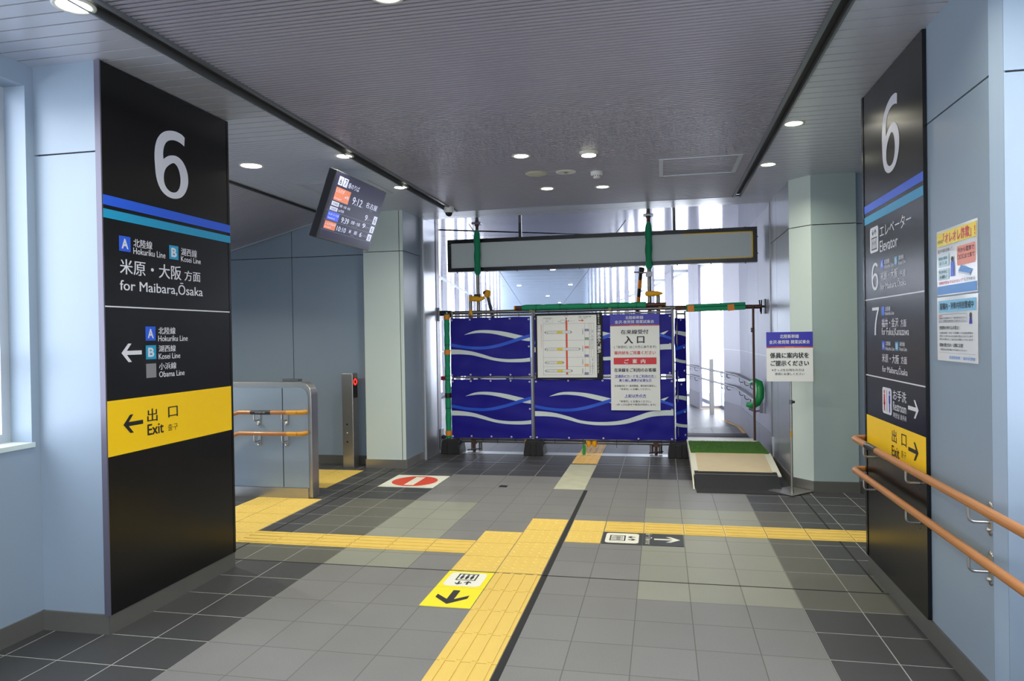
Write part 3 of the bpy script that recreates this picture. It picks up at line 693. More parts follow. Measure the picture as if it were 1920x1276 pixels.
RIGHT.person(a, -4.425, 1.035, 0.118, PRED, skirt=True); RIGHT.person(a, -4.331, 1.035, 0.118, PBLUE); RIGHT.rect(a, -4.381, -4.375, 1.035, 1.155, SBLK, .0014); a.build('restroom_pictogram', t)

# ------------------------------------------------------------------ two posters on the right wall
PINK = mat('poster_magenta', (208, 40, 100), 0.4); PYEL = mat('poster_yellow', (240, 214, 70), 0.35); PSKY = mat('poster_sky', (120, 190, 225), 0.35)
PSKYL = mat('poster_pale_blue', (190, 222, 232), 0.35); PSAL = mat('poster_salmon', (232, 140, 118), 0.35); PMB = mat('poster_mid_blue', (70, 140, 210), 0.35); PTXT = mat('poster_text', (60, 60, 70), 0.5)
GLOSS = mat('laminated_paper', (222, 226, 230), 0.15)
PO = F((1.2455, 0, 0), (0, -1, 0), (0, 0, 1))
def poster(label, y0, y1, z0, z1):
    t = thing('poster', label, 'poster', (1.247, (y0+y1)/2, z0)); a = MB(); n = 10; vs = []
    for i in range(n+1):
        for j in range(n+1):
            u = i/n; v = j/n; e = 0.0035+0.0012*math.sin(u*7+v*3)
            vs.append((1.25-e, y0+(y1-y0)*u, z0+(z1-z0)*v))
    a.add(vs, [(i*(n+1)+j, (i+1)*(n+1)+j, (i+1)*(n+1)+j+1, i*(n+1)+j+1) for i in range(n) for j in range(n)], GLOSS, True)
    a.add([(1.2497, y0, z0), (1.2497, y1, z0), (1.2497, y1, z1), (1.2497, y0, z1)], [(0, 3, 2, 1)], GLOSS); a.build('sheet', t); return t
t = poster('laminated fraud warning poster with yellow heading and salmon bubble, upper of two', 3.65, 3.216, 1.645, 1.94)
a = MB(); g0, g1 = -3.643, -3.222; pw = g1-g0
PO.rect(a, g0, g1, 1.868, 1.930, PYEL); PO.text(a, 'それは', g0+.01, g0+.07, 1.882, 1.898, PTXT, .002); PO.text(a, '「オレオレ詐欺」!', g0+.075, g1-.01, 1.875, 1.922, PINK, .002, .02)
PO.text(a, '息子や孫を名乗って…', g0+.01, g0+.2, 1.838, 1.855, PTXT, .002)
PO.rrect(a, g0+.01, g0+.135, 1.775, 1.828, .006, PSKYL); PO.text(a, '会社の金を', g0+.02, g0+.12, 1.806, 1.82, PTXT, .002); PO.text(a, 'なくした', g0+.03, g0+.115, 1.784, 1.798, PTXT, .002)
PO.rrect(a, g0+.01, g0+.135, 1.715, 1.765, .006, PSKYL); PO.text(a, '今日中に', g0+.02, g0+.12, 1.745, 1.758, PTXT, .002); PO.text(a, 'お願い', g0+.03, g0+.115, 1.722, 1.736, PTXT, .002)
PO.rrect(a, g0+.225, g1-.01, 1.765, 1.848, .01, PSAL); PO.text(a, '今から電車で', g0+.235, g1-.02, 1.818, 1.84, PTXT, .002); PO.text(a, '〇〇〇まで来て', g0+.235, g1-.02, 1.79, 1.81, PTXT, .002)
PO.poly(a, [(g0+.24, 1.742), (g0+.36, 1.722), (g0+.385, 1.738), (g0+.27, 1.765)], PMB, .0022); PO.poly(a, [(g0+.24, 1.735), (g0+.36, 1.713), (g0+.36, 1.722), (g0+.24, 1.742)], WHITE, .0022)
PO.disc(a, g0+.175, 1.80, .012, PTXT, .002, n=14); PO.poly(a, [(g0+.155, 1.725), (g0+.195, 1.725), (g0+.19, 1.79), (g0+.16, 1.79)], SBLUE, .002)
PO.text(a, '特殊詐欺を手伝わないで', g0+.02, g0+.29, 1.694, 1.709, PINK, .002); PO.text(a, 'もうやめる', g0+.30, g1-.015, 1.694, 1.709, PTXT, .002)
PO.rect(a, g0, g1, 1.650, 1.688, PMB); a.build('printing', t)
t = poster('laminated notice with sky blue heading band, lower of two posters', 3.655, 3.216, 1.352, 1.638)
a = MB(); PO.rect(a, g0+.01, g1-.01, 1.57, 1.622, PSKY); PO.text(a, '駅構内・列車内特別警戒中', g0+.03, g1-.03, 1.581, 1.611, SBLK, .002, .02)
PO.outline(a, g0+.01, g0+.32, 1.523, 1.56, .0015, SGREY); PO.text(a, 'お願い', g0+.015, g0+.06, 1.549, 1.557, PRED, .002); PO.text(a, '警察官が巡回警戒中です 不審な物を見かけたら', g0+.02, g0+.31, 1.538, 1.547, PTXT, .002); PO.text(a, 'お近くの警察官か駅係員までお知らせください', g0+.02, g0+.31, 1.526, 1.535, PTXT, .002)
PO.disc(a, g0+.36, 1.55, .012, PTXT, .002, n=14); PO.poly(a, [(g0+.345, 1.515), (g0+.375, 1.515), (g0+.37, 1.54), (g0+.35, 1.54)], PBLUE, .002)
PO.text(a, '危険物の持ち込み禁止!', g0+.02, g0+.24, 1.492, 1.508, SBLK, .002, .02)
for k, s in enumerate(['可燃性液体・花火・刃物類・その他危険物の', '車内への持ち込みは法律で禁止されています', '安全な運行にご協力をお願いいたします']): PO.text(a, s, g0+.02, g1-.04, 1.472-.014*k, 1.481-.014*k, PTXT, .002)
PO.text(a, '荷物の置き忘れ・盗難に注意!', g0+.02, g0+.28, 1.415, 1.431, SBLK, .002, .02); PO.text(a, '貴重品は肌身離さずお持ちください', g0+.03, g0+.32, 1.398, 1.407, PTXT, .002)
PO.rect(a, g0+.01, g1-.02, 1.388, 1.389, SGREY); PO.text(a, '鉄道警察隊', g0+.13, g0+.25, 1.362, 1.376, PMB, .002); PO.text(a, '福井県警察', g0+.28, g1-.02, 1.362, 1.376, PMB, .002); a.build('printing', t)

# ------------------------------------------------------------------ handrails on the right wall
def arc(c, r, a0, a1, n, ux, uy):
    return [Vector(c)+Vector(ux)*r*math.cos(a0+(a1-a0)*k/n)+Vector(uy)*r*math.sin(a0+(a1-a0)*k/n) for k in range(n+1)]
def rail_right(z, label, plate, yoff=0.0):
    t = thing('handrail', label, 'handrail', (1.17, 3.6, z), 'orange handrails on the right sign pillar')
    a = MB(); pts = [Vector((1.17, 2.2, z)), Vector((1.17, 3.5, z)), Vector((1.17, 4.82+yoff, z))]+arc((1.23, 4.82+yoff, z), 0.06, PI, PI/2, 6, (1, 0, 0), (0, 1, 0))[1:]+[Vector((1.62, 4.88+yoff, z))]
    a.tube(pts, 0.019, ORANGE, 16); a.build('rail', t)
    for y in (4.63, 3.87, 3.13):
        b = MB(); b.prism([(-.017+.0, -.05), (.017, -.05), (.017, .05), (-.017, .05)], (1.25, y, z-.065), (0, -1, 0), (0, 0, 1), (-1, 0, 0), 0, 0.005, STEEL)
        b.lathe((1.25, y, z-.115), [(.017, 0), (.017, .0048), (0, .0048)], STEEL, 16, (-1, 0, 0)); b.lathe((1.25, y, z-.015), [(.017, 0), (.017, .0048), (0, .0048)], STEEL, 16, (-1, 0, 0))
        b.lathe((1.246, y, z-.108), [(.009, 0), (.009, .008), (.004, .014), (0, .014)], STEEL, 12, (-1, 0, 0))
        pth = [Vector((1.247, y, z-.078)), Vector((1.192, y, z-.078))]+arc((1.192, y, z-.056), .022, -PI/2, -PI, 5, (1, 0, 0), (0, 0, 1))[1:]+[Vector((1.17, y, z-.012))]
        b.tube(pth, 0.0065, STEEL, 10); b.build('bracket', t)
    if plate:
        b = MB(); b.tube([(1.17, 4.36, z), (1.17, 4.56, z)], .0197, BTAPE, 16)
        fr = F((1.17, 0, z), (0, -1, 0), (0, 0, 1)); rr = .0205
        for (y0, y1, s) in ((4.54, 4.49, 2), (4.48, 4.38, 1)):
            N = Vector((-.75, 0, .66)); V = Vector((.66, 0, .75)); ff = F(Vector((1.17, 0, z))+N*rr, (0, -1, 0), V)
            if s == 2: ff.text(b, '6-7', -y0, -y1, -.006, .006, WHITE)
            else:
                ff.text(b, '出口', -y0, -y0+.035, .000, .008, WHITE); ff.text(b, 'のりば', -y0+.045, -y1, .0, .008, WHITE)
        b.build('label_sleeve', t)
    return t
rail_right(0.815, 'upper orange brown handrail crossing the yellow exit band of the right sign', True)
rail_right(0.62, 'lower orange brown handrail on the right pillar, below the other', False)

# ------------------------------------------------------------------ stair partition with handrails
def rprof(x0, x1, z0, z1, r):
    pts = [(x0, z0), (x1, z0)]
    for k in range(9):
        an = math.radians(90*k/8); pts.append((x1-r+r*math.cos(an), z1-r+r*math.sin(an)))
    pts.append((x0, z1)); return pts
t = thing('partition', 'waist high blue grey partition with rounded steel edge beside the stairs', 'partition', (-4.2, 6.24, 0))
a = MB(); a.prism(rprof(-7.0, -3.212, 0, 1.09, .12), (0, 0, 0), (1, 0, 0), (0, 0, 1), (0, 1, 0), 6.178, 6.31, STEEL); a.build('steel_edge', t, bevel=0.006)
a = MB(); a.prism(rprof(-3.497, -3.243, .10, 1.035, .09), (0, 0, 0), (1, 0, 0), (0, 0, 1), (0, 1, 0), 6.168, 6.178, WALL)
for x in (-6.2, -5.3, -4.4): a.box(x, x+.894, 6.168, 6.178, .10, 1.035, WALL)
a.box(-7.0, -3.36, 6.172, 6.178, .1, 1.03, JOINT); a.build('front_panel', t)
a = MB(); a.box(-7.0, -3.25, 6.160, 6.178, 0, .098, STEEL); a.build('kick_plate', t)
a = MB(); a.box(-3.52, -3.36, 6.20, 6.29, 1.09, 1.115, STEELD); a.build('top_box', t, bevel=0.004)
def rail_part(z, label, plate):
    t = thing('handrail', label, 'handrail', (-3.6, 6.08, z), 'orange handrails on the stair partition')
    a = MB(); a.tube([(-3.30, 6.08, z), (-3.40, 6.08, z), (-3.90, 6.08, z), (-3.96, 6.08, z-.018), (-5.3, 6.08, z-.78)], .019, ORANGE, 14); a.build('rail', t)
    a = MB(); a.tube([(-3.41, 6.08, z), (-3.32, 6.08, z), (-3.285, 6.085, z), (-3.268, 6.10, z), (-3.262, 6.165, z)], .0205, mat('end_cap_amber', (214, 150, 44), .4), 14); a.build('end_cap', t)
    for x in (-3.46, -3.745):
        b = MB(); b.box(x-.017, x+.017, 6.163, 6.168, z-.125, z-.02, STEEL); b.lathe((x, 6.163, z-.11), [(.017, 0), (.017, .005), (0, .005)], STEEL, 14, (0, -1, 0))
        b.tube([(x, 6.165, z-.08), (x, 6.10, z-.08), (x-.0, 6.082, z-.066), (x, 6.08, z-.012)], .0065, STEEL, 8)
        b.lathe((x, 6.16, z-.11), [(.008, 0), (.008, .008), (0, .01)], STEEL, 10, (0, -1, 0)); b.build('bracket', t)
    if plate:
        b = MB(); b.tube([(-3.57, 6.08, z), (-3.775, 6.08, z)], .0197, BTAPE, 14)
        ff = F((0, 6.08-.0202, z), (1, 0, 0), (0, 0, 1)); ff.text(b, '出口 のりば', -3.72, -3.66, -.004, .006, WHITE); ff.text(b, '1F', -3.65, -3.62, -.004, .006, WHITE); b.build('label_sleeve', t)
rail_part(0.812, 'upper orange handrail on the blue partition, with black label sleeve', True)
rail_part(0.615, 'lower orange handrail on the blue partition', False)

# sensor post
t = thing('sensor_post', 'slim stainless steel sensor post with glowing red ring before the left back wall', 'post', (-3.54, 7.76, 0))
a = MB(); a.box(-3.62, -3.485, 7.70, 7.84, 0, 1.085, STEEL); a.build('body', t, bevel=0.006)
sf = F((-3.485, 0, 0), (0, 1, 0), (0, 0, 1)); REDL = mat('red_led', (255, 30, 18), .4, emit=5.0)
a = MB(); sf.rect(a, 7.715, 7.83, .80, 1.03, SBLK); a.build('display_strip', t)
a = MB()
for k in range(24):
    a0 = 2*PI*k/24; a1 = 2*PI*(k+1)/24
    sf.poly(a, [(7.77+.048*math.cos(a0), .985+.040*math.sin(a0)), (7.77+.048*math.cos(a1), .985+.040*math.sin(a1)), (7.77+.026*math.cos(a1), .985+.021*math.sin(a1)), (7.77+.026*math.cos(a0), .985+.021*math.sin(a0))], REDL, .002)
a.build('red_ring_light', t)
for z, mt, r in ((.50, BTAPE, .011), (.40, WPLAS, .008), (.30, BTAPE, .011)):
    a = MB(); a.lathe((-3.56, 7.70, z), [(r, 0), (r, .003), (0, .003)], mt, 14, (0, -1, 0)); a.build('sensor_eye', t)

# ------------------------------------------------------------------ tilted departure screen
yaw, tilt, DW = 1.54325331, 0.35041864, 0.93
wd = Vector((math.cos(yaw), math.sin(yaw), 0)); nn = Vector((math.sin(yaw), -math.cos(yaw), 0)); dn = Vector((0, 0, -1))*math.cos(tilt)-nn*math.sin(tilt)
T0 = Vector((-2.4717, 5.2626, 2.80)); DH = DW*0.5625
D = F(T0, wd, -dn)
t = thing('departure_screen', 'tilted departure screen listing 9:12, 9:39 and 10:10 trains, hung from the ceiling', 'screen', T0+wd*.46)
a = MB(); a.obox(T0, wd, dn, D.N, -.022, DW+.012, -.012, DH+.022, -.07, -.0005, mat('screen_casing', (40, 40, 46), .4)); a.build('casing', t, bevel=0.004)
SCR = mat('screen_background', (40, 40, 66), .3, emit=0.6, spec=.2); SW = mat('screen_white', (205, 210, 235), .3, emit=0.75)
SO = mat('screen_orange', (216, 118, 70), .3, emit=.7); SB = mat('screen_blue', (44, 84, 225), .3, emit=.7); SK = mat('screen_dark', (24, 26, 50), .3, emit=.3); SGY = mat('screen_grey', (110, 112, 135), .3, emit=.7)
a = MB()
def dr(u0, u1, v0, v1, mt, e=.0010): D.rect(a, u0*DW, u1*DW, -v1*DW, -v0*DW, mt, e)
def dt(s, u0, u1, v0, v1, mt=None, b=.01, e=.0018): D.text(a, s, u0*DW, u1*DW, -v1*DW, -v0*DW, mt or SW, e, b)
dr(0, 1, 0, .5625, SCR, .0004)
dr(.054, .132, .024, .098, SW); dt('6', .075, .112, .034, .088, SK); dr(.142, .222, .024, .098, SW); dt('7', .163, .203, .034, .088, SK)
dt('番のりば', .238, .455, .045, .093)
dr(.053, .325, .118, .232, SO); dt('しらさぎ', .062, .21, .128, .160); dt('4号', .235, .315, .165, .195); dt('Shirasagi 4', .065, .19, .205, .222)
dt('9:12', .392, .585, .145, .213); dt('名古屋', .668, .915, .142, .195); dt('Nagoya', .77, .83, .205, .216, SGY); dt('発', .60, .62, .2, .214, SGY)
dr(.048, .18, .243, .279, SW); dt('停車駅', .07, .16, .250, .272, SK); dt('米原・大垣・岐阜', .195, .395, .250, .275)
dr(.044, .18, .290, .322, SW); dt('自由席', .07, .16, .295, .317, SK); dt('5,6号車', .195, .30, .292, .318)
dt('9', .725, .775, .258, .313); dt('両', .785, .81, .285, .312, SGY); dt('のりば', .82, .9, .285, .305, SGY); dr(.908, .985, .243, .322, SW); dt('6', .928, .965, .253, .312, SK)
dr(.0, 1, .328, .330, SGY); dr(.040, .245, .333, .405, SB); dt('サンダーバード12号', .05, .235, .345, .368); dt('Thunderbird 12', .05, .18, .38, .396)
dt('9:39', .298, .44, .350, .400); dt('京都・大阪', .485, .67, .352, .385); dt('Kyoto, Osaka', .52, .63, .395, .405, SGY)
dt('9', .722, .782, .342, .385, None); dt('両', .79, .81, .36, .385, SGY); dt('のりば', .82, .89, .36, .38, SGY); dr(.903, .985, .343, .407, SW); dt('6', .928, .962, .350, .400, SK)
dr(.0, 1, .411, .413, SGY); dr(.035, .238, .419, .487, SO); dt('しらさぎ56号', .045, .23, .43, .453); dt('Shirasagi 56', .045, .16, .463, .478)
dt('10:10', .262, .435, .436, .480); dt('米', .494, .545, .436, .47); dt('原', .60, .665, .436, .47); dt('Maibara', .545, .62, .479, .488, SGY)
dt('6', .720, .763, .430, .475); dt('両', .775, .795, .445, .47, SGY); dt('のりば', .81, .88, .445, .465, SGY); dr(.893, .98, .425, .49, SW); dt('6', .92, .955, .432, .483, SK)
dr(.0, 1, .498, .500, SGY); a.build('screen_face', t)
a = MB(); cpt = T0+wd*.47+dn*.25-D.N*.07
a.obox(cpt, wd, dn, D.N, -.1, .1, -.1, .1, -.03, 0, SBLK); a.tube([cpt-D.N*.03, cpt-D.N*.10+Vector((0, 0, .02)), Vector((cpt.x-.10, cpt.y, H))], .025, SBLK, 12); a.build('ceiling_mount', t)

# ------------------------------------------------------------------ floor tactile paving and stickers
def tact(name_label, cells, kind, mt=TAC, X=None):
    a = MB(); zt = 0.0035
    for (x0, x1, y0, y1) in cells:
        e = .0028; a.box(x0+e, x1-e, y0+e, y1-e, -.002, zt, mt)
        if kind == 'dots':
            n = 5
            for i in range(n):
                for j in range(n):
                    cx = x0+(x1-x0)*(i+.5)/n; cy = y0+(y1-y0)*(j+.5)/n; pr = [(.013, 0), (.009, .003), (0, .003)]
                    a.lathe((cx, cy, zt), pr, mt, 8)
        elif kind == 'y':
            for i in range(4):
                cx = x0+(x1-x0)*(i+.5)/4; a.box(cx-.012, cx+.012, y0+.012, y1-.006, zt, zt+.004, mt)
        else:
            for i in range(4):
                cy = y0+(y1-y0)*(i+.5)/4; a.box(x0+.012, x1-.012, cy-.012, cy+.012, zt, zt+.004, mt)
    return tag(a.build('tactile_paving'), name_label, 'tactile paving')
yy = [4.395-.307*k for k in range(1, 28)]
tact('yellow ribbed guide strip running towards the viewer beside the black floor joint', [(-1.048, -.753, y, y+.307) for y in yy], 'y')
tact('yellow dotted junction blocks in stair shape at the centre of the floor', [(-1.345, -1.05, 4.41+.307*k, 4.41+.307*(k+1)) for k in range(3)]+[(-1.05, -.755, 4.41+.335*k, 4.41+.335*(k+1)) for k in range(4)]+[(-.712, -.452, 5.135+.305*k, 5.135+.305*(k+1)) for k in range(2)], 'dots')
tact('yellow ribbed guide strip running left from the junction to the stairs', [(-1.345-.295*(k+1), -1.345-.295*k, 4.765, 5.07) for k in range(6)], 'x')
tact('yellow ribbed guide strip running right from the junction past the elevator sticker', [(-.45+.295*k, -.45+.295*(k+1), 5.44, 5.745) for k in range(12)], 'x')
tact('yellow dotted warning blocks before the stairs, left of the partition', [(x, x+.325, 4.72+.288*k, 4.72+.288*(k+1)) for x in (-3.76, -3.435) for k in range(5)], 'dots')
tact('yellow dotted warning blocks between the partition end and the sensor post', [(x, x+.3, 6.62+.31*k, 6.62+.31*(k+1)) for x in (-3.90, -3.60) for k in range(3)], 'dots')
tact('short yellow ribbed guide strip under the banner barrier', [(-1.043, -.748, 8.27+.265*k, 8.27+.265*(k+1)) for k in range(2)], 'y', TACP)
a = MB(); a.box(-1.05, -.74, 8.812, 8.97, .003, .006, TACP); struct(a.build('trim_9'))
tact('pale ribbed guide strip continuing into the corridor behind the barrier', [(-1.043, -.748, 9.0+.305*k, 9.0+.305*(k+1)) for k in range(4)], 'y', TACP)
a = MB(); a.box(-1.048, -.748, 6.88, 8.20, .0, .003, mat('grey_cement_patch', (178, 178, 158), .75, noise=.22, nscale=6)); tag(a.build('floor_patch'), 'plain pale grey patch in the floor between the guide strips', 'floor patch')
a = MB(); a.box(-1.60, -1.52, 6.90, 6.98, .0, .0022, BTAPE); tag(a.build('floor_plate'), 'small dark square cover plate in the grey tiles left of the pale patch', 'cover plate')
FL = F((0, 0, .0032), (1, 0, 0), (0, 1, 0))
SWHT = mat('sticker_white', (226, 226, 214), .5); SRED = mat('sticker_red', (214, 66, 36), .5); SYE = mat('sticker_yellow', (236, 220, 24), .5); SDK = mat('sticker_charcoal', (48, 52, 56), .55)
a = MB(); a.box(-2.812, -2.235, 6.762, 7.36, .0, .003, SWHT); FL.disc(a, -2.523, 7.06, .235, SRED, .0004, ry=.245); FL.rect(a, -2.573, -2.473, 6.86, 7.26, SWHT, .0010)
tag(a.build('floor_sticker'), 'white no-entry floor sticker with red disc', 'floor sticker')
DN = F((0, 0, .0032), (-1, 0, 0), (0, -1, 0))
a = MB(); a.box(-1.346, -1.052, 4.104, 4.392, 0, .003, SYE); DN.rrect(a, 1.085, 1.318, -4.365, -4.125, .035, SWHT, .0004); DN.elevator(a, 1.137, 1.263, -4.345, -4.150, SBLK)
tag(a.build('floor_sticker'), 'yellow floor sticker with elevator pictogram, touching the dotted blocks', 'floor sticker')
a = MB(); a.box(-1.346, -1.052, 3.800, 4.100, 0, .003, SYE); DN.arrow(a, 1.20, -3.84, 0, 1, .215, .19, .042, SBLK, .0008)
tag(a.build('floor_sticker'), 'yellow floor sticker with one black arrow pointing to the viewer', 'floor sticker')
BR = F((0, 0, .0032), (0, -1, 0), (1, 0, 0))
a = MB(); a.box(-.448, -.161, 5.137, 5.438, 0, .003, SDK); BR.rrect(a, -5.412, -5.162, -.425, -.186, .03, SWHT, .0004); BR.elevator(a, -5.355, -5.215, -.395, -.205, SBLK)
tag(a.build('floor_sticker'), 'charcoal floor sticker with white elevator pictogram panel', 'floor sticker')
a = MB(); a.box(-.157, .130, 5.137, 5.438, 0, .003, SDK); BR.arrow(a, -5.29, .108, 0, 1, .185, .135, .03, SWHT, .0008)
BR.text(a, '6・7', -5.425, -5.31, -.138, -.092, SWHT, .0008); BR.text(a, '番のりば', -5.30, -5.16, -.138, -.105, SWHT, .0008)
tag(a.build('floor_sticker'), 'charcoal floor sticker with white arrow and the numbers 6 and 7', 'floor sticker')

# ------------------------------------------------------------------ barrier: tube frame, banners
YB = 8.85
def zcap(m, x, y, z, r=.03): m.lathe((x, y, z-.045), [(0, 0), (r*.7, .004), (r, .02), (r, .07), (r*.6, .085), (0, .088)], YCAP, 12)
def frame_unit(label, x0, x1, lgreen=False):
    t = thing('barrier_frame', label, 'barrier frame', ((x0+x1)/2, YB, 0))
    for x in ((x0, x1)):
        p = MB(); p.tube([(x, YB, .09), (x, YB, 1.80)], .014, PIPE, 10); p.build('post', t)
    for z in (.195, .965, 1.745):
        p = MB(); p.tube([(x0, YB, z), (x1, YB, z)], .013, PIPE, 10); p.build('rail', t)
    return t
FR_L = frame_unit('left silver tube frame of the banner barrier', -2.625, -1.583)
FR_M = frame_unit('middle silver tube frame of the barrier, holding the notices', -1.560, .122)
# lower dark pipe and its feet
t = thing('scaffold_pipe', 'dark grey scaffold pipe along the bottom of the barrier', 'scaffold pipe', (-1.2, 8.91, .15))
p = MB(); p.tube([(-2.75, 8.91, .150), (.20, 8.91, .150)], .0243, PIPE, 14); p.build('pipe', t)
for x in (-1.68, -.905, -.835):
    q = MB(); q.lathe((x, 8.885, .16), [(0, .05), (.028, .045), (.033, .0), (.026, -.045), (.012, -.062), (0, -.064)], YCAP, 12); q.build('yellow_cap', t)
t = thing('scaffold_pipe', 'grey scaffold pipe along the top edge of the blue banners', 'scaffold pipe', (-1.2, 8.91, 1.78))
p = MB(); p.tube([(-2.75, 8.91, 1.79), (.50, 8.91, 1.795)], .0243, PIPE, 14); p.build('pipe', t)
q = MB(); q.box(-2.812, -2.79, 8.84, 8.96, 1.69, 1.86, STEELD); q.tube([(-2.79, 8.91, 1.79), (-2.66, 8.91, 1.79)], .034, BTAPE, 12); q.tube([(-2.715, 8.91, 1.74), (-2.64, 8.87, 1.75)], .02, BTAPE, 8); q.build('wall_clamp', t)
q = MB(); q.box(-2.812, -2.795, 8.84, 8.96, .06, .30, STEELD); q.tube([(-2.795, 8.91, .20), (-2.72, 8.91, .16)], .026, BTAPE, 10); q.build('lower_wall_clamp', t)
q = MB(); q.lathe((-2.39, 8.90, 1.75), [(0, -.03), (.028, -.028), (.03, .02), (.014, .07), (0, .08)], YCAP, 12); q.build('yellow_cap', t)
for x, lb in ((-2.375, 'left screw jack foot with flat plate under the barrier'), (-.09, 'right screw jack foot with flat plate under the barrier')):
    t = thing('screw_jack', lb, 'screw jack', (x, 8.91, 0))
    q = MB(); q.box(x-.075, x+.075, 8.85, 8.97, .004, .010, STEELD); q.build('base_plate', t)
    q = MB(); q.tube([(x, 8.91, .01), (x, 8.91, .125)], .019, PIPED, 10); q.box(x-.03, x+.03, 8.875, 8.945, .11, .18, PIPED); q.build('screw', t)
    q = MB(); q.tube([(x-.085, 8.88, .035), (x+.085, 8.93, .048)], .007, BTAPE, 8); q.tube([(x-.01, 8.905, .03), (x+.01, 8.915, .05)], .024, BTAPE, 8); q.build('wing_nut', t)
def foot(x, y, label, w=.125):
    a = MB(); prof = [(-w, 0), (w, 0), (w*.98, .05), (w*.80, .19), (-w*.80, .19), (-w*.98, .05)]
    a.prism(prof, (x, y, 0), (1, 0, 0), (0, 0, 1), (0, 1, 0), -.15, .15, RUBBER)
    a.box(x-w*.3, x+w*.3, y-.16, y+.16, .0, .165, RUBBER)
    return tag(a.build('weight_block', bevel=.01), label, 'weight block', 'black rubber weights under the barrier')
foot(-2.64, 8.86, 'black rubber weight under the green wrapped left barrier post'); foot(-1.572, 8.86, 'black rubber weight between the left and middle banners'); foot(.175, 8.87, 'black rubber weight at the right end of the banners, by the ramp')
# green wrapped left post
t = thing('scaffold_pipe', 'upright green foam wrapped pipe at the left end of the barrier', 'scaffold pipe', (-2.662, 8.815, 0))
p = MB(); p.tube([(-2.680, 8.80, .19), (-2.68, 8.80, 1.80)], .02, PIPE, 12); p.build('pipe', t)
p = MB(); n = 24; p.tube([(-2.680, 8.80, .20+1.58*k/n) for k in range(n+1)], [.036+.003*math.sin(k*2.1) for k in range(n+1)], GREENW, 14); p.build('foam_wrap', t)
for z, mt in ((1.735, OTAPE), (1.29, OTAPE), (.74, BTAPE), (.26, OTAPE)):
    p = MB(); p.tube([(-2.68, 8.80, z-.03), (-2.68, 8.80, z+.03)], .041, mt, 14); p.build('tape_band', t)
for z in (.99, .94, .58, 1.38): 
    p = MB(); p.tube([(-2.68, 8.80, z-.003), (-2.68, 8.80, z+.003)], .0405, BTAPE, 14); p.build('cable_tie', t)

# banners -------------------------------------------------------------
def bz(pts, n=48):
    """smooth curve through points (Catmull-Rom), sampled by u"""
    P = [pts[0]]+list(pts)+[pts[-1]]; out = []
    for i in range(1, len(P)-2):
        for k in range(10):
            tt = k/10.0; r = []
            for d in (0, 1):
                p0, p1, p2, p3 = P[i-1][d], P[i][d], P[i+1][d], P[i+2][d]
                r.append(.5*((2*p1)+(-p0+p2)*tt+(2*p0-5*p1+4*p2-p3)*tt*tt+(-p0+3*p1-3*p2+p3)*tt**3))
            out.append(tuple(r))
    out.append(tuple(pts[-1])); return out
def at(curve, u):
    if u <= curve[0][0]: return curve[0][1]
    for i in range(len(curve)-1):
        if curve[i][0] <= u <= curve[i+1][0]:
            d = curve[i+1][0]-curve[i][0]; f = 0 if d < 1e-9 else (u-curve[i][0])/d
            return curve[i][1]+(curve[i+1][1]-curve[i][1])*f
    return curve[-1][1]
def zc(pts): return bz([((a-60)*.001428, (1150-b)*.001465) for a, b in pts])
WAVES = [
 (zc([(190, 786), (270, 757), (350, 748), (450, 752), (560, 767), (710, 801), (860, 838), (960, 850)]), zc([(190, 787), (300, 773), (380, 774), (470, 785), (600, 815), (710, 840), (800, 850), (960, 851)]), 'w'),
 (zc([(1000, 850), (1080, 834), (1150, 805), (1205, 788)]), zc([(1000, 851), (1100, 846), (1165, 820), (1205, 789)]), 'w'),
 (zc([(60, 858), (180, 880), (300, 890), (400, 887), (500, 869), (600, 842), (710, 808), (850, 775), (950, 770), (1060, 785), (1150, 815), (1245, 848)]),
  zc([(60, 885), (180, 905), (300, 915), (400, 912), (500, 896), (600, 870), (710, 837), (850, 800), (950, 793), (1060, 806), (1150, 838), (1245, 870)]), 'b'),
 (zc([(60, 912), (150, 916), (250, 930), (350, 955), (450, 985), (550, 998), (640, 1000), (750, 994), (850, 975), (950, 943), (1050, 911), (1150, 900), (1245, 898)]),
  zc([(60, 955), (150, 955), (250, 963), (350, 985), (450, 1010), (550, 1024), (650, 1028), (750, 1025), (850, 1012), (950, 985), (1050, 955), (1150, 944), (1245, 942)]), 'w')]
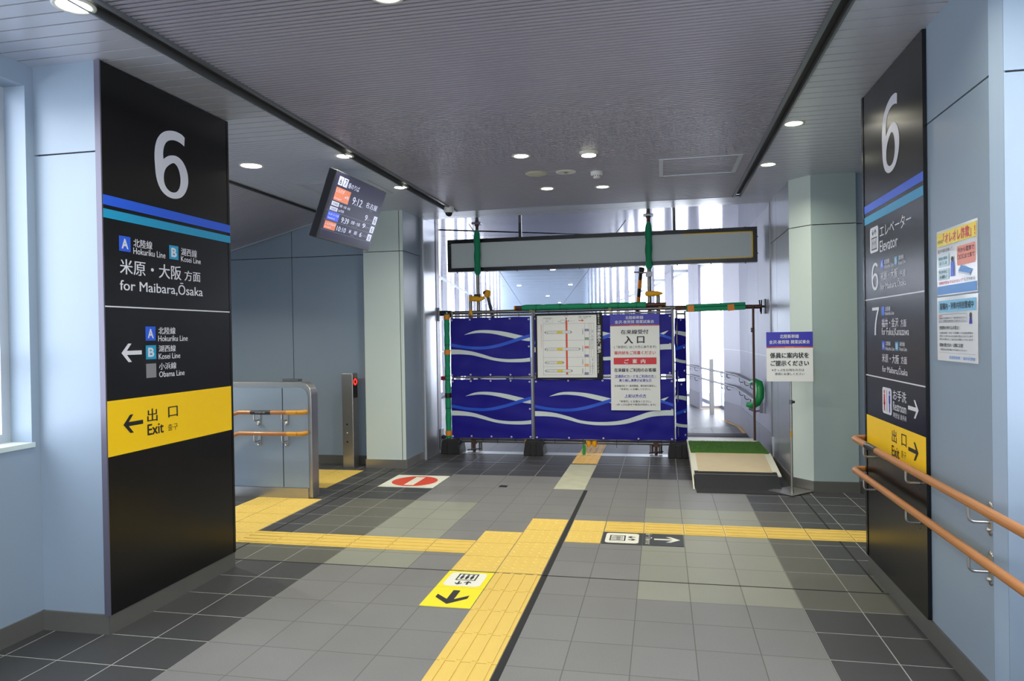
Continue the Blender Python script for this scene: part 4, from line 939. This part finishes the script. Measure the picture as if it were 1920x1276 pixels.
def banner(label, O, U, w, h, u0=0.0, seed=1.0, vs=1.0, grom=None, end=None, bow=0.0):
    """O lower left corner, U along the width"""
    O = Vector(O); U = Vector(U).normalized(); N = Vector((U.y, -U.x, 0))
    def pos(u, v, e=0):
        d = .004*math.sin(u*9+seed)*math.sin(v*7+seed*2)+.0025*math.sin(u*23-v*14+seed)+.002*math.sin(u*5+v*31+seed*3)
        edge = min(1, 6*min(v, h-v)/h+.15)
        sag = -.006*math.sin(PI*((u % .42)/.42))*(1 if v < h*.08 or v > h*.92 else 0)*(1 if v < h/2 else 1)
        return O+U*u+Vector((0, 0, v+sag*(1 if v > h/2 else -1)))+N*(d*edge+e+bow*math.sin(PI*v/h))
    t = thing('banner', label, 'banner', O+U*w/2)
    a = MB(); nu = max(8, int(w/.03)); nv = 26; vsx = [pos(w*i/nu, h*j/nv) for i in range(nu+1) for j in range(nv+1)]
    a.add(vsx, [(i*(nv+1)+j, (i+1)*(nv+1)+j, (i+1)*(nv+1)+j+1, i*(nv+1)+j+1) for i in range(nu) for j in range(nv)], NAVY, True)
    a.add([v-N*.0012 for v in vsx], [(i*(nv+1)+j, i*(nv+1)+j+1, (i+1)*(nv+1)+j+1, (i+1)*(nv+1)+j) for i in range(nu) for j in range(nv)], NAVY, True)
    for ci, (tp, bt, k) in enumerate(WAVES):
        a0 = max(u0, tp[0][0], bt[0][0]); a1 = min(u0+w-.004, tp[-1][0])
        if a1 <= a0: continue
        n = max(6, int((a1-a0)/.015)); e = .0020 if k == 'b' else .0015
        vs_ = []
        for i in range(n+1):
            u = a0+(a1-a0)*i/n; z1_ = at(tp, u)*vs; z0_ = min(at(bt, u)*vs, z1_)
            for q in range(4): vs_.append(pos(u-u0, z0_+(z1_-z0_)*q/3, e))
        a.add(vs_, [(i*4+q, (i+1)*4+q, (i+1)*4+q+1, i*4+q+1) for i in range(n) for q in range(3)], WAVEB if k == 'b' else WAVEW, True)
    a.build('cloth', t)
    gs = grom or ([(w*q, .02) for q in (.012, .25, .5, .75, .985)]+[(w*q, h-.02) for q in (.25, .5, .75)]+[(w-.018, h*.5), (w-.018, h-.03), (.018, h*.42), (.018, h-.03)])
    proto = None
    for (u, v) in gs:
        c0 = pos(u, v, .002)
        if proto is None:
            g = MB(); g.lathe((0, 0, 0), [(.005, .001), (.0065, .003), (.010, .0025), (.0115, 0)], WPLAS, 12, N)
            me_o = g.build('grommet', None, origin=(0, 0, 0)); proto = me_o
            o = me_o
        else: o = proto.copy(); sc.collection.objects.link(o)
        o.parent = t; o.location = c0-t.location
    return t
YF = YB-.022
banner('blue wave banner, upper left sheet of the barrier', (-2.645, YF, .975), (1, 0, 0), 1.035, .75, seed=1.0)
banner('blue wave banner, lower left sheet of the barrier', (-2.645, YF, .195), (1, 0, 0), 1.035, .75, seed=2.3)
banner('wide blue wave banner behind the notices, upper middle sheet', (-1.560, YF, .99), (1, 0, 0), 1.672, .735, seed=3.1)
banner('wide blue wave banner in the lower middle of the barrier', (-1.565, YF, .195), (1, 0, 0), 1.69, .747, seed=4.4)
t = thing('barrier_frame', 'narrow tube frame turned back at the right end of the banners', 'barrier frame', (.2, 9.0, 0))
for (x, y) in ((.172, 8.90), (.275, 9.01)):
    p = MB(); p.tube([(x, y, .09), (x, y, 1.76)], .013, PIPE, 10); p.build('post', t)
for z in (.2, .97, 1.72):
    p = MB(); p.tube([(.172, 8.90, z), (.275, 9.01, z)], .011, PIPE, 8); p.build('rail', t)
G_ = [(.05, .02), (.10, .72), (.15, .38), (.15, .10)]
banner('narrow blue wave banner folded back at the right end of the barrier', (.150, 8.862, .93), (.72, .70, 0), .185, .74, seed=5.2, u0=.50, grom=G_)
banner('lower narrow blue banner folded back behind the ramp edge', (.150, 8.862, .15), (.72, .70, 0), .185, .76, seed=6.2, u0=.50, grom=G_)
# cable ties around the top and mid tubes
for (x, z, hh) in [(-2.38, 1.75, .03), (-2.03, 1.75, .05), (-1.75, 1.75, .03), (-2.24, .96, .035), (-1.83, .96, .035), (-2.24, .185, .03), (-2.05, .175, .04), (-1.82, .185, .03), (-1.37, 1.76, .05), (-1.15, 1.76, .04), (-.68, 1.76, .04), (-.35, 1.76, .04), (-1.32, .185, .03), (-.97, .185, .03), (-.56, .16, .06), (-.30, .185, .03), (.09, .185, .03), (-.02, .18, .04)]:
    q = MB(); q.box(x-.003, x+.003, 8.824, 8.83, z-hh, z+hh, BTAPE); q.build('cable_tie', FR_L if x < -1.58 else FR_M)

# upright scaffold pipes to the ceiling
def upright(x, label, brace):
    t = thing('scaffold_pipe', label, 'scaffold pipe', (x, 8.92, .02))
    p = MB(); p.tube([(x, 8.955, .02), (x, 8.955, H-.08)], .0243, PIPE, 14); p.build('pipe', t)
    p = MB(); p.tube([(x, 8.955, H-.16), (x, 8.955, H-.03)], .022, PIPED, 12); p.box(x-.06, x+.06, 8.90, 9.01, H-.012, H-.001, STEELD); p.tube([(x, 8.955, H-.03), (x, 8.955, H-.012)], .03, PIPED, 12); p.build('jack_head', t)
    p = MB(); n = 14; p.tube([(x+.002*math.sin(k), 8.945, 2.27+.57*k/n) for k in range(n+1)], [.022]+[.040+.004*math.sin(k*1.3) for k in range(1, n)]+[.024], GREENW, 14); p.build('foam_wrap', t)
    return t
t = upright(-2.305, 'left upright scaffold pipe with green wrap in front of the blank signboard', 0)
q = MB(); q.lathe((-2.34, 8.88, 1.965), [(0, -.07), (.03, -.06), (.034, 0), (.03, .06), (0, .07)], YCAP, 12, (1, 0, 0)); q.lathe((-2.26, 8.88, 1.96), [(0, -.07), (.026, -.05), (.03, 0), (.02, .06), (0, .07)], YCAP, 12, (1, 0, .3)); q.build('yellow_cap', t)
q = MB(); q.box(-2.345, -2.265, 8.90, 8.98, 1.985, 2.025, BTAPE); q.build('clamp', t)
t = thing('scaffold_pipe', 'short vertical scaffold pipe beside the left upright', 'scaffold pipe', (-2.405, 8.93, .02))
p = MB(); p.tube([(-2.405, 8.955, .02), (-2.405, 8.955, 2.02)], .0243, PIPE, 14); p.build('pipe', t)
t = thing('scaffold_pipe', 'leaning brace pipe with yellow capped clamp at the left upright', 'scaffold pipe', (-2.05, 9.3, .02))
p = MB(); p.tube([(-2.20, 9.02, 2.03), (-1.95, 9.95, .02)], .0243, PIPE, 14); p.build('pipe', t)
q = MB(); q.lathe((-2.185, 8.97, 2.03), [(0, -.05), (.035, -.04), (.045, 0), (.035, .04), (0, .05)], YCAP, 14, (.5, -.3, 1)); q.lathe((-2.215, 8.965, 2.045), [(0, -.03), (.022, -.02), (.024, .02), (0, .03)], BTAPE, 12, (1, -.3, .4)); q.build('clamp', t)
t = upright(-.145, 'right upright scaffold pipe with green wrap in front of the blank signboard', 1)
q = MB(); q.box(-.185, -.105, 8.90, 8.985, 2.18, 2.24, STEELD); q.build('clamp', t)
q = MB(); q.lathe((-.11, 8.88, 1.97), [(0, -.09), (.03, -.075), (.034, 0), (.03, .06), (.012, .12), (0, .13)], YCAP, 12, (1, 0, 0)); q.build('yellow_cap', t)
t = thing('scaffold_pipe', 'short vertical scaffold pipe beside the right upright', 'scaffold pipe', (-.04, 8.93, .02))
p = MB(); p.tube([(-.04, 8.955, .02), (-.04, 8.955, 1.95)], .0243, PIPE, 14); p.build('pipe', t)
t = thing('scaffold_pipe', 'orange and black striped brace pipe left of the right upright', 'scaffold pipe', (-.3, 9.4, .02))
P0 = Vector((-.245, 9.02, 2.26)); P1 = Vector((-.50, 10.0, .02)); n = 22
p = MB()
for k in range(n):
    p.tube([P0+(P1-P0)*k/n, P0+(P1-P0)*(k+1)/n], .0243, OTAPE if k % 2 else BTAPE, 12)
p.build('pipe', t)
q = MB(); q.lathe((-.235, 8.985, 2.27), [(0, -.05), (.03, -.045), (.036, 0), (.03, .03), (0, .03)], BTAPE, 14, (.2, -.2, 1)); q.tube([(-.33, 8.97, 2.245), (-.17, 8.95, 2.23)], .009, STEELD, 8); q.build('clamp', t)
# horizontal pipes
t = thing('scaffold_pipe', 'long horizontal pipe in green foam above the notices', 'scaffold pipe', (-.9, 8.80, 1.83))
p = MB(); p.tube([(-1.80, 8.86, 1.835), (.045, 8.86, 1.835)], .0243, PIPED, 14); p.build('pipe', t)
p = MB(); n = 40; p.tube([(-1.715+1.53*k/n, 8.86, 1.835) for k in range(n+1)], [.034+(.003 if k % 7 else -.005) for k in range(n+1)], GREENW, 14); p.build('foam_wrap', t)
p = MB(); p.tube([(-1.815, 8.86, 1.835), (-1.80, 8.86, 1.835)], .026, YCAP, 12); p.tube([(.045, 8.86, 1.835), (.053, 8.86, 1.835)], .026, YCAP, 12); p.build('end_cap', t)
for x in (-1.53, -1.23, -.85, -.52, -.30):
    p = MB(); p.tube([(x-.003, 8.86, 1.835), (x+.003, 8.86, 1.835)], .039, BTAPE, 12); p.build('tie', t)
for x in (-1.60, -.62, -.02):
    p = MB(); p.box(x-.02, x+.02, 8.84, 8.94, 1.775, 1.81, mat('brass_clamp', (120, 108, 70), .5, metal=.6)); p.build('clamp', t)
t = thing('scaffold_pipe', 'horizontal pipe with green board wrap and orange tape over the ramp entrance', 'scaffold pipe', (.7, 8.85, 1.78))
p = MB(); p.tube([(.16, 8.90, 1.785), (1.15, 8.90, 1.785)], .0243, PIPED, 14); p.build('pipe', t)
p = MB(); p.obox((.285, 8.85, 1.782), (1, 0, .02), (0, 1, 0), (-.02, 0, 1), 0, .68, -.035, .09, -.042, .005, GREENW); p.obox((.285, 8.85, 1.790), (1, 0, .02), (0, 1, 0), (-.02, 0, 1), 0, .68, -.02, .09, 0, .036, GREENW); p.build('foam_wrap', t, bevel=.006)
for x in (.34, .80):
    p = MB(); p.obox((x-.035, 8.811, 1.742), (1, 0, .1), (0, 1, 0), (-.1, 0, 1), 0, .075, 0, .003, -.004, .07, OTAPE); p.build('tape_band', t)
p = MB(); p.tube([(1.10, 8.90, 1.785), (1.182, 8.90, 1.785)], .014, BTAPE, 10); p.box(1.182, 1.196, 8.84, 8.96, 1.70, 1.87, BTAPE); p.tube([(1.135, 8.85, 1.72), (1.135, 8.95, 1.86)], .008, BTAPE, 8); p.tube([(1.15, 8.87, 1.86), (1.15, 8.92, 1.70)], .008, BTAPE, 8); p.build('wall_clamp', t)
t = thing('scaffold_pipe', 'thin upright pole at the right side of the ramp entrance', 'scaffold pipe', (1.05, 8.86, .21))
p = MB(); p.tube([(1.052, 8.86, .21), (1.052, 8.86, 1.80)], .014, PIPED, 10); p.build('pipe', t)
p = MB(); p.tube([(1.035, 8.84, 1.49), (1.035, 8.86, 1.53)], .016, STEELD, 8); p.build('latch', t)
t = thing('scaffold_pipe', 'short upright tube in green wrap on the yellow plate under the barrier', 'scaffold pipe', (-.962, 8.83, .006))
p = MB(); p.tube([(-.962, 8.84, .006), (-.962, 8.84, .185)], .011, PIPE, 10); p.build('pipe', t)
p = MB(); p.tube([(-.962, 8.84, .012), (-.960, 8.84, .125)], .019, mat('bright_green_tape', (20, 150, 60), .6), 12); p.build('green_wrap', t)

# ------------------------------------------------------------------ blank hanging signboard
t = thing('hanging_signboard', 'long blank hanging signboard with black frame and yellow right edging', 'signboard', (-.8, 9.06, 2.32))
x0, x1, z0, z1 = -2.725, 1.130, 2.325, 2.745
p = MB(); p.box(x0, x1, 9.02, 9.14, z1-.05, z1, SIGNB); p.box(x0, x1, 9.02, 9.14, z0, z0+.05, SIGNB); p.box(x0, x0+.05, 9.02, 9.14, z0+.05, z1-.05, SIGNB); p.box(x1-.05, x1, 9.02, 9.14, z0+.05, z1-.05, SIGNB); p.build('frame', t)
p = MB(); p.box(x0+.05, x1-.05, 9.03, 9.13, z0+.05, z1-.05, SIGNW); p.build('blank_panel', t)
p = MB(); xx = .27; p.box(xx, x1-.05, 9.024, 9.03, z1-.062, z1-.05, SYEL); p.box(xx, x1-.05, 9.024, 9.03, z0+.05, z0+.062, SYEL); p.box(x1-.064, x1-.05, 9.024, 9.03, z0+.05, z1-.05, SYEL); p.build('yellow_edging', t)
for x in (-1.765, .165):
    p = MB(); p.box(x-.018, x+.018, 9.06, 9.10, z1, H, SIGNB); p.build('hanger', t)
p = MB()
for k in range(10):
    x = x0+.12+k*.40; p.box(x-.006, x+.006, 9.05, 9.07, z0-.012, z0, SIGNB); p.box(x-.006, x+.006, 9.05, 9.07, z1, z1+.010, SIGNB)
for z in (2.43, 2.63): p.box(x0-.012, x0, 9.05, 9.07, z-.006, z+.006, SIGNB); p.box(x1, x1+.012, 9.05, 9.07, z-.006, z+.006, SIGNB)
p.build('fixing_screws', t)

# ------------------------------------------------------------------ notices on the banners
YN = YF-.016
t = thing('notice_board', 'black framed train formation chart hung sideways on the blue banner', 'notice board', (-1.12, YN, .94))
p = MB(); p.box(-1.54, -.71, YN-.008, YN+.002, .94, 1.755, FRAMEB); p.build('board', t, bevel=.002)
p = MB(); CH = F((0, YN-.008, 0), (1, 0, 0), (0, 0, 1))
def cx_(a, b): return -1.517+(a-167)*.000731-(b-118)*.0000115
def cz_(b): return 1.727-(b-118)*.000733
def cr(a0, b0, a1, b1, mt, e=.0018): CH.rect(p, cx_(a0, b0), cx_(a1, b0), cz_(b1), cz_(b0), mt, e)
CH.rect(p, -1.517, -.782, .962, 1.728, PAPER, .0008)
GRN = mat('chart_green', (20, 130, 80), .5); PUR = mat('chart_purple', (70, 50, 140), .5); CY = mat('chart_yellow', (235, 205, 20), .5); CORG = mat('chart_orange', (235, 140, 30), .5); CG = mat('chart_grey', (150, 156, 156), .5); LG = mat('chart_line', (120, 124, 124), .5)
for b in (255, 535, 822, 975, 1115): cr(270, b, 1130, b+3, LG)
for aa, b0, b1 in ((270, 255, 1115), (975, 255, 1115), (1050, 255, 1115), (1082, 255, 820), (1125, 255, 1115)): cr(aa, b0, aa+3, b1, LG)
cr(655, 200, 685, 1112, SRED, .0022)
CH.poly(p, [(cx_(872, 0), cz_(213)), (cx_(925, 0), cz_(213)), (cx_(925, 0), cz_(228)), (cx_(965, 0), cz_(207)), (cx_(925, 0), cz_(188)), (cx_(925, 0), cz_(201)), (cx_(872, 0), cz_(201))], SRED, .0018)
def train(b, a0, a1, n):
    cr(a0+32, b-25, a1-32, b+25, CG, .0024)
    CH.poly(p, [(cx_(a0, b), cz_(b)), (cx_(a0+30, b), cz_(b+25)), (cx_(a0+30, b), cz_(b-25))], CG, .0024); CH.poly(p, [(cx_(a1, b), cz_(b)), (cx_(a1-30, b), cz_(b-25)), (cx_(a1-30, b), cz_(b+25))], CG, .0024)
    w = (a1-a0-70)/n
    for k in range(n):
        s = a0+35+k*w; cr(s+2, b-19, s+w-2, b+20, CY if k in (4, 5) else PAPER, .0028); CH.text(p, str(k+1), cx_(s+w*.36, b), cx_(s+w*.62, b), cz_(b+13), cz_(b-3), SBLK, .0032, 0.0)
train(400, 290, 772, 9); train(685, 293, 915, 12); train(910, 300, 640, 6); train(1050, 302, 785, 9)
for b, mt in ((370, PUR), (512, GRN), (657, SRED), (798, PUR), (953, CORG), (1095, PUR)):
    cr(978, b-18, 1047, b+18, mt, .0022); CH.text(p, '乗車位置', cx_(985, b), cx_(1040, b), cz_(b+9), cz_(b-9), PAPER, .003)
CH.text(p, '停止位置', cx_(628, 130), cx_(702, 130), cz_(138), cz_(120), SRED, .002); cr(658, 155, 674, 190, SBLK)
CH.text(p, '大阪・名古屋方面', cx_(872, 150), cx_(1085, 150), cz_(157), cz_(135), SBLK, .002); CH.text(p, 'for Osaka, Nagoya', cx_(872, 170), cx_(1020, 170), cz_(178), cz_(163), SBLK, .002)
CH.outline(p, cx_(270, 150), cx_(435, 150), cz_(235), cz_(150), .0012, LG); CH.text(p, '凡例 普通車指定席', cx_(278, 160), cx_(420, 160), cz_(170), cz_(155), SBLK, .002); CH.text(p, 'グリーン車', cx_(320, 190), cx_(400, 190), cz_(192), cz_(178), SBLK, .002); CH.text(p, '自由席', cx_(320, 210), cx_(365, 210), cz_(217), cz_(203), SBLK, .002)
cr(568, 195, 650, 243, LG, .0018); cr(572, 199, 648, 239, PAPER, .002); CH.text(p, '階段', cx_(528, 220), cx_(562, 220), cz_(227), cz_(214), SBLK, .002); CH.disc(p, cx_(705, 213), cz_(213), .008, LG, .0018, n=16); CH.text(p, 'エスカレーター', cx_(722, 213), cx_(815, 213), cz_(220), cz_(206), LG, .002)
def vt(s, a0, a1, b0, b1, mt, bold=.01):    # text turned to read downwards: up is +x
    fr = F((0, YN-.008, 0), (0, 0, -1), (1, 0, 0)); fr.text(p, s, -cz_(b0), -cz_(b1), cx_(a0, b0), cx_(a1, b0), mt, .002, bold)
vt('6番のりば', 1195, 1222, 105, 275, PAPER); vt('列車編成のご案内', 1185, 1245, 292, 748, PAPER, .03); vt('Information for Car Nos.', 1196, 1216, 775, 1095, PAPER)
vt('列車の編成は変更になることがありますのでご注意ください', 234, 250, 265, 660, SRED)
for b0, s in ((345, '12両編成'), (630, '9両編成'), (850, '6両編成'), (1005, '9両編成')): vt(s, 938, 955, b0, b0+95, SBLK)
vt('サンダーバード Thunderbird', 1058, 1074, 370, 690, SBLK); vt('京都・大阪方面 Kyoto, Osaka', 1095, 1115, 365, 690, SBLK); vt('しらさぎ Shirasagi', 1068, 1083, 870, 1080, SBLK); vt('米原・名古屋方面 Nagoya', 1100, 1120, 840, 1100, SBLK)
p.build('chart', t)

YP = YF-.013
def grad_line(fr, m, a0, a1, b0, b1):
    n = 10
    for k in range(n):
        f = 1-abs(2*(k+.5)/n-1)*.9
        mt = mat('flame_%d' % int(f*4), (int(150+80*f), int(45+75*f), int(70-20*f)), .45); fr.rect(m, a0+(a1-a0)*k/n, a0+(a1-a0)*(k+1)/n, b0, b1, mt, .0012)
t = thing('notice_poster', 'tall white poster headed in blue, giving directions to the entrance, on the banner', 'poster', (-.32, YP, .56))
p = MB(); p.box(-.617, -.030, YP-.004, YP+.001, .561, 1.730, PAPER); p.build('sheet', t)
p = MB(); PF = F((0, YP-.004, 0), (1, 0, 0), (0, 0, 1))
def px_(a, b): return -.617+(a-87-.0155*(b-97))*(.587/556)
def pz_(b): return 1.730-(b-97)*(1.169/1098)
def pt(s, a0, a1, b0, b1, mt=SBLK, bold=.012, e=.002): PF.text(p, s, px_(a0, b0), px_(a1, b0), pz_(b1), pz_(b0), mt, e, bold)
PF.rect(p, -.617, -.03, pz_(222), 1.730, PBLUE, .0008); grad_line(PF, p, -.617, -.03, pz_(236), pz_(222))
pt('北陸新幹線', 262, 465, 122, 160, PAPER); pt('金沢-敦賀間', 142, 362, 170, 208, PAPER); pt('開業試乗会', 382, 585, 170, 208, PAPER)
pt('在来線受付', 210, 522, 278, 328, SBLK, .02); pt('入', 252, 345, 352, 435, SBLK, .035); pt('口', 396, 475, 356, 430, SBLK, .035)
pt('(「本受付」はこの先にあります)', 134, 608, 458, 494); pt('案内状をご用意ください', 138, 603, 520, 560, PRED, .025)
PF.rect(p, px_(130, 600), px_(613, 600), pz_(672), pz_(595), PRED, .0012)
pt('ご', 252, 300, 615, 660, PAPER, .03); pt('案', 346, 394, 612, 660, PAPER, .03); pt('内', 440, 488, 614, 660, PAPER, .03)
pt('在来線をご利用のお客様', 138, 608, 715, 758, SBLK, .03); pt('交通系ICカードをご利用の方・', 146, 605, 790, 822, PBLUE, .02); pt('乗り越し清算が必要な方', 193, 557, 838, 866, PBLUE, .02)
pt('在来線改札で一度清算後、案内状を提示し、', 140, 615, 904, 928); pt('「本受付」にお越しください。', 205, 545, 940, 966); pt('上記以外の方', 258, 497, 1012, 1046, PBLUE, .025)
for a0, a1, b in ((135, 612, 824), (185, 562, 868), (250, 502, 1050)): PF.rect(p, px_(a0, b), px_(a1, b), pz_(b+2), pz_(b), PBLUE, .0012)
pt('「本受付」にお進みください。', 200, 556, 1080, 1106); pt('(きっぷは途中で係員が回収します)', 168, 605, 1118, 1144); p.build('printing', t)

# ------------------------------------------------------------------ ramp
t = thing('ramp', 'low wheelchair ramp with green turf top, beige board and black mat', 'ramp', (.68, 7.9, 0))
rx0, rx1 = .285, 1.085
p = MB(); p.prism([(7.36, .0), (8.86, .0), (8.86, .175), (8.06, .175), (7.36, .075)], (0, 0, 0), (0, 1, 0), (0, 0, 1), (1, 0, 0), rx0+.02, rx1-.02, WOOD); p.build('timber_base', t)
p = MB()
p.prism([(7.34, .078), (8.06, .178), (8.06, .192), (7.34, .094)], (0, 0, 0), (0, 1, 0), (0, 0, 1), (1, 0, 0), rx0-.005, rx1+.03, CREAM)
p.prism([(7.06, .0), (7.45, .06), (8.95, .17), (8.95, .20), (8.05, .197), (7.36, .10), (7.08, .012)], (0, 0, 0), (0, 1, 0), (0, 0, 1), (1, 0, 0), rx0-.012, rx0, CREAM)
p.box(rx0, rx1, 8.80, 9.20, .165, .185, CREAM); p.build('white_boards', t)
p = MB(); sl = (.192-.094)/(8.06-7.34)
p.prism([(7.39, .1011), (8.04, .1896), (8.04, .1925), (7.39, .104)], (0, 0, 0), (0, 1, 0), (0, 0, 1), (1, 0, 0), rx0+.05, rx1-.04, PLY); p.build('beige_board', t)
p = MB(); p.box(rx0+.005, rx1+.01, 8.03, 8.80, .185, .205, TURF); p.build('turf', t)
rz = random.Random(3); g = MB()
for k in range(2600):
    x = rz.uniform(rx0+.008, rx1+.005); y = rz.uniform(8.035, 8.795); h = rz.uniform(.006, .014); dx = rz.uniform(-.005, .005)
    g.add([(x-.0015, y, .204), (x+.0015, y, .204), (x+dx, y+rz.uniform(-.004, .004), .204+h)], [(0, 1, 2)], TURF)
o = g.build('turf_blades', t); o['kind'] = 'stuff'
p = MB(); p.prism([(6.90, .0), (7.10, 0.0), (7.42, .062), (7.44, .107), (7.38, .107), (7.08, .006), (6.90, .005)], (0, 0, 0), (0, 1, 0), (0, 0, 1), (1, 0, 0), rx0+.012, rx1-.005, MATB); p.build('black_mat', t)

# ------------------------------------------------------------------ sign stand
t = thing('sign_stand', 'white placard with blue header on a slim steel stand before the right pillar', 'sign stand', (1.14, 6.9, 0))
p = MB(); bp = [(.95, 7.05), (1.128, 6.835), (1.350, 7.055), (1.18, 7.25)]
p.prism(bp, (0, 0, 0), (1, 0, 0), (0, 1, 0), (0, 0, 1), .006, .012, STEEL); p.build('base_plate', t)
p = MB(); p.tube([(1.145, 6.95, .012), (1.145, 6.95, .80)], .012, STEEL, 12); p.tube([(1.145, 6.95, .012), (1.145, 6.95, .05)], .018, STEEL, 12); p.tube([(1.145, 6.95, .52), (1.145, 6.95, .58)], .0125, mat('brass_tape', (170, 140, 60), .5), 12)
p.tube([(1.145, 6.95, .80), (1.145, 6.95, 1.25)], .009, STEEL, 12); p.build('pole', t)
p = MB(); p.tube([(1.145, 6.95, .845), (1.178, 6.95, .845)], .012, BTAPE, 10); p.tube([(1.145, 6.95, .825), (1.145, 6.95, .865)], .015, STEELD, 10); p.build('clamp_knob', t)
ang = math.radians(3); SU = Vector((math.cos(ang), math.sin(ang)*0-0.02, 0)).normalized(); SF = F((.934, 6.925, 1.035), (1, -.04, 0), (0, 0, 1))
p = MB(); p.obox(SF.O, SF.U, SF.V, SF.N, 0, .398, 0, .450, -.006, 0, PAPER); p.build('placard', t)
p = MB(); SF.rect(p, 0, .398, .318, .450, PBLUE, .0008); grad_line(SF, p, 0, .398, .306, .318); p.build('header_band', t)
p = MB()
for s, a0, a1, b0, b1, mt, bd in [('北陸新幹線', .118, .280, .392, .428, PAPER, .012), ('金沢-敦賀間', .025, .195, .342, .376, PAPER, .012), ('開業試乗会', .212, .372, .342, .376, PAPER, .012),
        ('係員に案内状を', .032, .362, .212, .262, SBLK, .035), ('ご提示ください', .036, .362, .142, .190, SBLK, .035), ('※きっぷをお持ちの方は', .045, .322, .092, .116, SBLK, .01), ('係員にお渡しください', .072, .322, .056, .080, SBLK, .01)]:
    SF.text(p, s, a0, a1, b0, b1, mt, .002, bd)
p.build('printing', t)

# ------------------------------------------------------------------ corridor handrails with posts
def c_rail(z, label):
    t = thing('handrail', label, 'handrail', (1.0, 11.5, z))
    p = MB(); pts = [Vector((1.13, 9.3, z)), Vector((1.12, 11.70, z)), Vector((1.10, 11.82, z)), CP(12.3, 3.03, z), CP(20, 3.03, z)]
    p.tube(pts, .017, STEELD, 10); p.build('rail', t)
    for k, P in enumerate([Vector((1.128, 9.9, z)), Vector((1.125, 10.55, z)), Vector((1.12, 11.2, z)), CP(11.9, 3.04, z), CP(12.25, 3.03, z), CP(14.3, 3.03, z), CP(15.0, 3.03, z), CP(17.2, 3.03, z), CP(17.8, 3.03, z)]):
        nrm = Vector((1, 0, 0)) if k < 3 else cn; q = MB()
        q.tube([P, P+Vector((0, 0, -.06)), P+nrm*.02+Vector((0, 0, -.08)), P+nrm*.058+Vector((0, 0, -.08))], .006, STEELD, 8); q.build('bracket', t)
    return t
c_rail(.815, 'upper steel handrail along the bright corridor wall beyond the ramp')
c_rail(.62, 'lower steel handrail along the bright corridor wall beyond the ramp')
t = thing('rail_post', 'slim steel post standing in the bright window bay of the corridor', 'post', CP(13.2, 3.10))
p = MB(); p.obox(CP(13.17, 3.06), cd, cn, (0, 0, 1), 0, .06, 0, .07, 0, 1.0, STEEL); p.build('post', t)
t = thing('handrail_cover', 'crumpled green plastic wrap around the corridor handrail end', 'cover', (1.13, 9.2, .6))
p = MB(); pts = [(1.07, 9.25, .86), (1.10, 9.2, .885), (1.14, 9.15, .86), (1.15, 9.12, .79), (1.14, 9.1, .70), (1.11, 9.12, .63), (1.06, 9.16, .59), (1.01, 9.2, .60)]
p.tube(pts, [.028, .042, .050, .052, .055, .05, .045, .03], mat('green_plastic_sheet', (14, 140, 70), .35, bump=.8, bscale=18), 10); p.build('wrap', t)
p = MB(); p.tube([(1.03, 9.22, .545), (1.09, 9.2, .515), (1.185, 9.18, .53)], .011, STEELD, 8); p.box(1.15, 1.19, 9.15, 9.2, .50, .62, STEELD); p.build('bracket', t)
# red and white strip glimpsed in the gap at the left
a = MB(); a.box(-3.30, -3.0, 9.9, 9.93, .86, .92, PRED); a.box(-3.30, -3.28, 9.9, 9.93, 0, .86, WPLAS); a.box(-3.02, -3.0, 9.9, 9.93, 0, .86, WPLAS)
tag(a.build('guide_board'), 'small red topped board seen through the gap left of the barrier', 'board')
for (x, y, s) in ((-2.32, 8.24, 1), (-1.86, 8.23, 1.4), (-.42, 8.235, 1.2), (.06, 8.24, 1)): pass
# corridor downlights
for k, (s, q) in enumerate(((16, .3), (21, .9), (21, -.6), (27, .3), (33, .9))):
    P = CP(s, q, H); t = thing('downlight', ['nearest', 'second right', 'second left', 'fourth', 'farthest'][k]+' small downlight in the glossy corridor ceiling', 'ceiling light', P)
    a = MB(); a.disc((P.x, P.y), .06, H-.006, H+.001, EMIT); a.build('lamp_lens', t)
